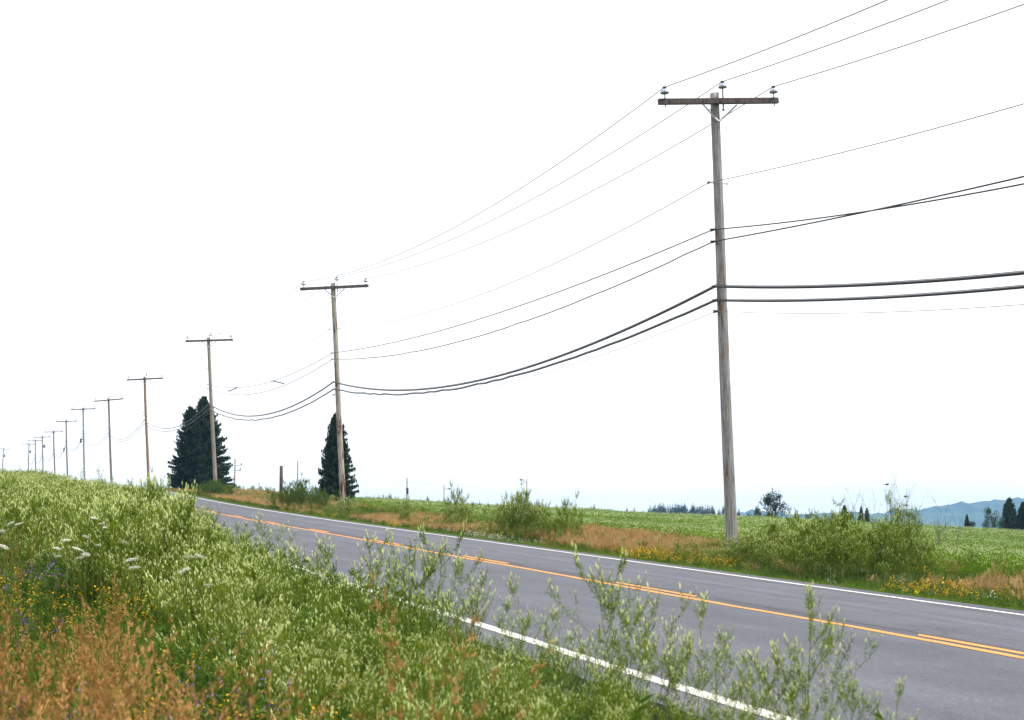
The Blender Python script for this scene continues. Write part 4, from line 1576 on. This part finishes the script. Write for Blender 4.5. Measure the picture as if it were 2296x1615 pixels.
# ------------------------------------------------------------------ spruces
def spruce_meshes(seed, h, rad, dens=1.0, lop=0.0, power=0.62):
    """whorls of boughs that droop and lift at the tip, hung with needle sprays"""
    g = random.Random(seed)
    tr, cr = MB(), MB()
    tr.tube([(0, 0, -0.6), (0, 0, h * 0.3), (0, 0, h * 0.7), (0, 0, h * 0.985)], [h * 0.022, h * 0.016, h * 0.008, 0.01], 8)
    z = h * 0.01
    while z < h * 0.985:
        u = z / h
        Lb = rad * (1 - u) ** power * min(1, u * 4 + 0.88)
        nb = int((12 - 4 * u) * dens)
        a0 = g.uniform(0, 6.28)
        for k in range(nb):
            az = a0 + 6.283 * k / nb + g.gauss(0, 0.2)
            L = Lb * (g.uniform(0.50, 0.90) if g.random() < 0.65 else g.uniform(0.88, 1.08)) * (1 + lop * math.cos(az))
            zz = z + g.uniform(-0.5, 0.5) * h * 0.03
            d = Vector((math.cos(az), math.sin(az), 0))
            side = Vector((-d.y, d.x, 0))
            rise = 0.55 * u - 0.42 * (1 - u) + g.gauss(0, 0.07)
            pts = []
            for i in range(6):
                x = i / 5
                pts.append(Vector((0, 0, zz)) + d * L * x + Vector((0, 0, L * (rise * x + 0.42 * (1 - u) * max(0, x - 0.5) ** 1.3 - 0.12 * x * (1 - x)))))
            tr.tube(pts, [0.022 * (1 - u) + 0.008] + [0.012] * 3 + [0.006] * 2, 3, 0, False)
            nt_ = max(8, int(L * 10))
            for q in range(nt_):
                x = 0.15 + 0.85 * (q + g.random()) / nt_
                i = min(int(x * 5), 4)
                p = pts[i].lerp(pts[i + 1], x * 5 - i)
                for sgn in (-1, 1):
                    tl = min(0.12 + 0.24 * L * (1.1 - x), 0.62) * g.uniform(0.55, 1.2)
                    e = (d * g.uniform(0.5, 1.0) + side * sgn * g.uniform(0.4, 1.0) + Vector((0, 0, g.uniform(-0.55, 0.12)))).normalized()
                    w = Vector((0, 0, 1)).cross(e).normalized()
                    wd = g.uniform(0.06, 0.11)
                    tip = p + e * tl + Vector((0, 0, -0.16 * tl))
                    mid = p.lerp(tip, 0.55)
                    cr.strip([p, mid, tip], (w + Vector((0, 0, g.uniform(-0.5, 0.5)))).normalized(), [wd * 0.7, wd, wd * 0.3])
                    hang = Vector((g.uniform(-0.25, 0.25), g.uniform(-0.25, 0.25), -1)).normalized()
                    cr.poly([p, mid, tip, mid + hang * g.uniform(0.14, 0.40)])
            e = (d + Vector((0, 0, 0.2))).normalized()
            for _ in range(5):
                cr.leaf(pts[-1] - e * 0.10, (e + rnd_unit(g) * 0.5).normalized(), (side + rnd_unit(g) * 0.5).normalized(), g.uniform(0.14, 0.28), 0.08)
        z += h * 0.027 * (1.05 - 0.5 * u) * g.uniform(0.7, 1.3)
    for _ in range(40):
        e = (Vector((0, 0, 1)) + rnd_unit(g) * 0.8).normalized()
        cr.leaf((0, 0, h * g.uniform(0.94, 0.995)), e, e.orthogonal().normalized(), 0.28, 0.07)
    return tr.mesh('trunk', [M['bark']]), cr.mesh('crown', [M['spruce']])


def plant_tree(name, x, foot_y, top_y, Y, wpx, meshes, h0, r0, lab, cat='tree', rz=0.0, group=None):
    a_ = at(x, top_y, Y)
    gz = float(ground(a_.x, Y))
    fz = min(gz, (HZ - foot_y) / F * Y)
    rt = empty(name, (a_.x, Y, fz), rz)
    hh = a_.z - fz
    rr = wpx / F * Y / 2
    rt.scale = (rr / r0, rr / r0, hh / h0)
    link('trunk', meshes[0], rt)
    link('crown', meshes[1], rt)
    return tag(rt, lab, cat, group)


SPA = spruce_meshes(7, 11.0, 3.9, 1.3, 0.0, 0.72)
SPB = spruce_meshes(8, 7.6, 1.95, 1.1, 0.0, 0.64)
SPC = spruce_meshes(9, 10.4, 2.6, 1.1, -0.1, 0.62)
plant_tree('spruce_tree', 457, 1098, 890, 120, 164, SPA, 11.0, 3.9, 'big dark spruce with a broad crown behind the pale tan pole', group='dark spruces')
plant_tree('spruce_tree', 427, 1098, 912, 117, 110, SPC, 10.4, 2.6, 'narrow dark spruce merging with the left flank of the big spruce', group='dark spruces')
plant_tree('spruce_tree', 754, 1118, 928, 90, 106, SPB, 7.6, 1.95, 'smaller dark conical spruce behind the rotted utility pole', group='dark spruces')


# ------------------------------------------------------------------ broad-leaved and small far trees
def leafy_tree(seed, conic=0.0, loose=0.25, nleaf=2600):
    """unit tree: one metre tall, half-metre crown radius"""
    g = random.Random(seed)
    tr, cr = MB(), MB()
    tr.tube([(0, 0, -0.1), (0.01, 0, 0.3), (0, 0.01, 0.7)], [0.03, 0.022, 0.006], 6)
    lobes = []
    for k in range(24):
        z = g.uniform(0.16, 0.92)
        rm = (0.40 * (1 - z) + 0.06) if conic else 0.40 * math.sqrt(max(0.05, 1 - ((z - 0.42) / 0.56) ** 2))
        az = g.uniform(0, 6.28)
        r = rm * math.sqrt(g.random()) * 0.95
        c = Vector((r * math.cos(az), r * math.sin(az), z))
        lobes.append((c, g.uniform(0.07, 0.15) * (0.7 if conic else 1)))
        b = Vector((0, 0, max(0.08, z - 0.25)))
        tr.tube([b, b.lerp(c, 0.6) + Vector((0, 0, -0.02)), c], [0.012, 0.008, 0.003], 4, 0, False)
    for _ in range(nleaf):
        c, r = g.choice(lobes)
        p = c + rnd_unit(g) * r * (g.random() ** 0.4) * (1 + loose * g.random())
        if p.z < 0.03:
            continue
        e = (rnd_unit(g) + Vector((0, 0, 0.3))).normalized()
        cr.leaf(p, e, e.cross(rnd_unit(g)).normalized(), g.uniform(0.025, 0.05), g.uniform(0.018, 0.035))
    for _ in range(60):                              # shoots breaking the outline
        c, r = g.choice(lobes)
        e = (c - Vector((0, 0, 0.3)) + Vector((0, 0, 0.5))).normalized()
        for q in range(5):
            p = c + e * (r * 0.7 + 0.022 * q)
            cr.leaf(p, (e + rnd_unit(g) * 0.6).normalized(), rnd_unit(g), 0.035, 0.016)
    return tr.mesh('trunk', [M['bark']]), cr.mesh('crown', [M['far_leaf']])


LEAFY = [leafy_tree(700 + k) for k in range(4)]
CONE = [leafy_tree(720 + k, 1.0, 0.2, 2200) for k in range(3)]
SPU = spruce_meshes(15, 5.0, 1.3, 0.8)


def far_tree(kind_, k, x, foot, top, Y, wpx, lab, name, group):
    if kind_ == 'sp':
        plant_tree(name, x, foot, top, Y, wpx, SPU, 5.0, 1.3, lab, rz=k * 1.3, group=group)
    else:
        src = (LEAFY if kind_ == 'l' else CONE)
        plant_tree(name, x, foot, top, Y, wpx, src[k % len(src)], 1.0, 0.46, lab, rz=k * 2.1, group=group)


GR = 'trees beyond the field'
for row in [
    ('l', 0, 1738, 1165, 1104, 150, 94, 'bushy tree standing alone just right of the nearest pole', 'bushy_tree'),
    ('l', 1, 1700, 1165, 1138, 160, 36, 'low bush leaning on the left side of the bushy tree', 'small_tree'),
    ('c', 0, 1656, 1165, 1140, 200, 22, 'little pointed tree peeking out right beside the nearest pole', 'small_tree'),
    ('sp', 1, 1893, 1172, 1133, 120, 30, 'small dark conifer left of the bare twigs', 'conifer_tree'),
    ('c', 1, 1908, 1172, 1148, 118, 26, 'low shrub on the right of the small dark conifer', 'small_tree'),
    ('sp', 2, 1930, 1175, 1136, 115, 19, 'thin dark conifer at the left foot of the bare twigs', 'conifer_tree'),
    ('sp', 3, 1943, 1175, 1139, 115, 20, 'thin dark conifer nearly hidden by the bare twigs', 'conifer_tree'),
    ('sp', 4, 2167, 1188, 1154, 130, 19, 'tiny lone conifer in front of the blue hill', 'conifer_tree'),
    ('l', 2, 2180, 1188, 1170, 130, 22, 'thin low shrub beside the tiny lone conifer', 'small_tree'),
    ('l', 3, 2225, 1192, 1137, 140, 56, 'round dark tree at the left of the right hand group', 'round_tree'),
    ('sp', 5, 2262, 1192, 1117, 145, 58, 'tallest pointed conifer of the right hand group', 'conifer_tree'),
    ('sp', 6, 2293, 1192, 1127, 140, 52, 'dark conifer cut by the right edge of the picture', 'conifer_tree'),
    ('l', 1, 1788, 1168, 1150, 220, 34, 'low bluish bush right of the bushy tree', 'small_tree'),
    ('l', 2, 1812, 1168, 1155, 220, 26, 'faint low bush between the bushy tree and the small conifer', 'small_tree'),
]:
    far_tree(*row, GR)
trg = random.Random(77)
LINE = [(1456, 20, 1141), (1468, 24, 1138), (1482, 26, 1136), (1497, 26, 1136), (1510, 26, 1135), (1524, 28, 1136), (1538, 24, 1137), (1552, 20, 1134), (1563, 22, 1138),
        (1575, 20, 1140), (1588, 14, 1137), (1597, 14, 1141), (1617, 18, 1137), (1634, 16, 1146), (1404, 14, 1140), (1422, 14, 1142), (1333, 12, 1135),
        (1326, 9, 1139), (1215, 30, 1129), (1200, 22, 1131), (872, 18, 1114), (888, 20, 1115), (858, 18, 1116), (842, 22, 1117), (905, 16, 1119), (822, 16, 1118), (958, 18, 1120), (940, 10, 1123), (1075, 10, 1126),
        (1680, 16, 1154), (1830, 14, 1158), (1858, 16, 1160)]
line_cls = [0 if 1440 < q_[0] < 1605 else 1 if q_[0] == 1617 else 2 if q_[0] == 1634 else 3 if q_[0] < 960 else 4 if q_[0] < 1450 else 5 for q_ in LINE]
line_rank = {}
for c_ in range(6):
    ids = [k_ for k_, q_ in enumerate(line_cls) if q_ == c_]
    line_rank.update({ids[a_]: r_ for a_, r_ in ordinal([LINE[k_][0] for k_ in ids]).items()})
for i, (x, w, top) in enumerate(LINE):
    Y = 560 if 1440 < x < 1650 else 420
    lab = ['%s tree from the left in the long bluish wood left of the nearest pole', 'single bluish tree just left of the nearest pole',
           'low pale tree touching the left edge of the nearest pole', 'tiny far tree on the horizon near the smaller spruce, %s from the left',
           'tiny far bush above the middle of the field, %s from the left', 'tiny far tree at the foot of the blue hill, %s from the left'][line_cls[i]]
    lab = lab % line_rank[i] if '%s' in lab else lab
    plant_tree('far_tree', x, top + 45, top, Y, w * (2.0 if line_cls[i] == 0 else 1.5), (LEAFY if i % 7 else CONE)[i % 3], 1.0, 0.46, lab, rz=i * 1.7,
               group=['trees of the bluish wood', 'lone far trees', 'lone far trees', 'tiny trees by the spruce', 'tiny bushes above the field', 'tiny trees under the hill'][line_cls[i]])


# ------------------------------------------------------------------ bare twigs with birds
def twigs(seed, h, n, spread, leafs=0):
    g = random.Random(seed)
    mb, lf = MB(), MB()

    def br(p, d, L, r, dep):
        pts = [p]
        dd = d.copy()
        for i in range(4):
            dd = (dd + rnd_unit(g) * 0.13 + Vector((0, 0, 0.08))).normalized()
            pts.append(pts[-1] + dd * L / 4)
        mb.tube(pts, [r, r * 0.8, r * 0.65, r * 0.5, r * 0.35], 3, 0, False)
        if leafs:
            for _ in range(leafs):
                q = g.choice(pts[1:])
                lf.leaf(q + rnd_unit(g) * 0.03, rnd_unit(g), rnd_unit(g), 0.05, 0.02)
        if dep:
            for _ in range(4):
                x = g.uniform(0.9, 3.9)
                i = int(x)
                e = (dd + rnd_unit(g) * 0.75 + Vector((0, 0, 0.2))).normalized()
                br(pts[i].lerp(pts[i + 1], x - i), e, L * g.uniform(0.32, 0.5), r * 0.55, dep - 1)

    for _ in range(n):
        d = Vector((g.uniform(-spread, spread), g.uniform(-spread, spread), 1)).normalized()
        br(Vector((g.uniform(-0.12, 0.12), g.uniform(-0.12, 0.12), -0.1)), d, h * g.uniform(0.7, 1.05), 0.011, 2)
    return mb, lf


birds = []
for i, (x, top, Y, n, sp, lf_, lab) in enumerate([
    (1985, 1098, 46, 6, 0.42, 2, 'tall bare twiggy shrub rising behind the largest clover bush'),
    (2030, 1122, 47, 6, 0.32, 3, 'lower twiggy shrub on the right of the tall bare twigs'),
    (1898, 1118, 45, 4, 0.30, 1, 'wispy bare stems in front of the small dark conifer'),
    (2104, 1140, 50, 4, 0.16, 1, 'thin lone bare sapling in front of the blue hill'),
    (2137, 1160, 52, 3, 0.30, 0, 'small purple grey twig tuft left of the tiny conifer'),
    (1840, 1148, 50, 5, 0.45, 3, 'low wispy shrub between the bushy tree and the small conifer'),
]):
    a_ = at(x, top, Y)
    gz = float(ground(a_.x, Y))
    rt = empty('twiggy_shrub', (a_.x, Y, gz), 0)
    tw, lv = twigs(50 + i, a_.z - gz, n, sp, lf_)
    tw.build('branch', M['twig'], rt)
    if lv.f:
        lv.build('foliage', M['clover_leaf'], rt)
    tag(rt, lab, 'shrub', 'bare shrubs at the field edge')
for x, base, Y, h, lab in ((1987, 1089, 46, 0.0, 1), (2031, 1116, 47, 0.0, 2), (2030, 1136, 47.2, 0.0, 3)):
    p = at(x, base, Y)
    gz = float(ground(p.x, Y))
    tw = MB()
    tw.tube([(p.x + 0.15, Y, gz), (p.x + 0.03, Y, (gz + p.z) / 2), (p.x, Y, p.z + 0.005)], [0.010, 0.007, 0.003], 4)
    tag(tw.build('bare_stalk', M['twig']), ['thin bare stalk under the topmost bird', 'thin bare stalk under the middle bird', 'thin bare stalk under the lowest bird'][lab - 1], 'stalk')
    mb = MB()
    f_ = -1 if lab != 2 else 1
    c = Vector((0, 0, 0.035))
    prof = [(-0.075, 0.010, 0.004), (-0.05, 0.014, 0.008), (-0.025, 0.026, 0.022), (0.0, 0.034, 0.032), (0.025, 0.036, 0.033), (0.045, 0.045, 0.024), (0.056, 0.056, 0.020), (0.070, 0.060, 0.017), (0.080, 0.058, 0.008), (0.095, 0.055, 0.002)]
    mb.tube([(-f_ * a_, 0, z_ + 0.01) for a_, z_, r_ in prof], [r_ for _, _, r_ in prof], 8)
    mb.tube([(f_ * 0.06, 0, 0.02), (f_ * 0.12, 0, 0.005)], [0.009, 0.012], 4)
    mb.tube([(0, 0.008, 0.03), (0, 0.008, 0.0)], 0.0025, 4)
    mb.tube([(0, -0.008, 0.03), (0, -0.008, 0.0)], 0.0025, 4)
    wg = mb
    b_ = wg.build('bird', M['bird'], None, True)
    b_.location = (p.x, Y, p.z)
    b_.rotation_euler = (0, R(-12 * f_), R(15))
    tag(b_, ['small dark bird perched highest, on the tip of the tall twigs', 'small dark bird on the second highest twig tip', 'small dark bird perched lowest among the twigs'][lab - 1], 'bird', 'birds on the twigs')

# ------------------------------------------------------------------ air
hz = MB()
hz.box((0, 0.5 * (3180 - 3300), 40.0), (7600, 3180 + 3300, 92.0))
mh, t, out = new_mat('haze')
pv = N(t, 'ShaderNodeVolumePrincipled')
pv.inputs['Color'].default_value = (0.26, 0.57, 1.0, 1)
pv.inputs['Density'].default_value = 0.00021
pv.inputs['Anisotropy'].default_value = 0.0
t.links.new(pv.outputs[0], out.inputs['Volume'])
hb = hz.build('haze', mh)
tag(hb, kind='stuff')
hb['label'] = 'thin bluish haze lying over the whole landscape'
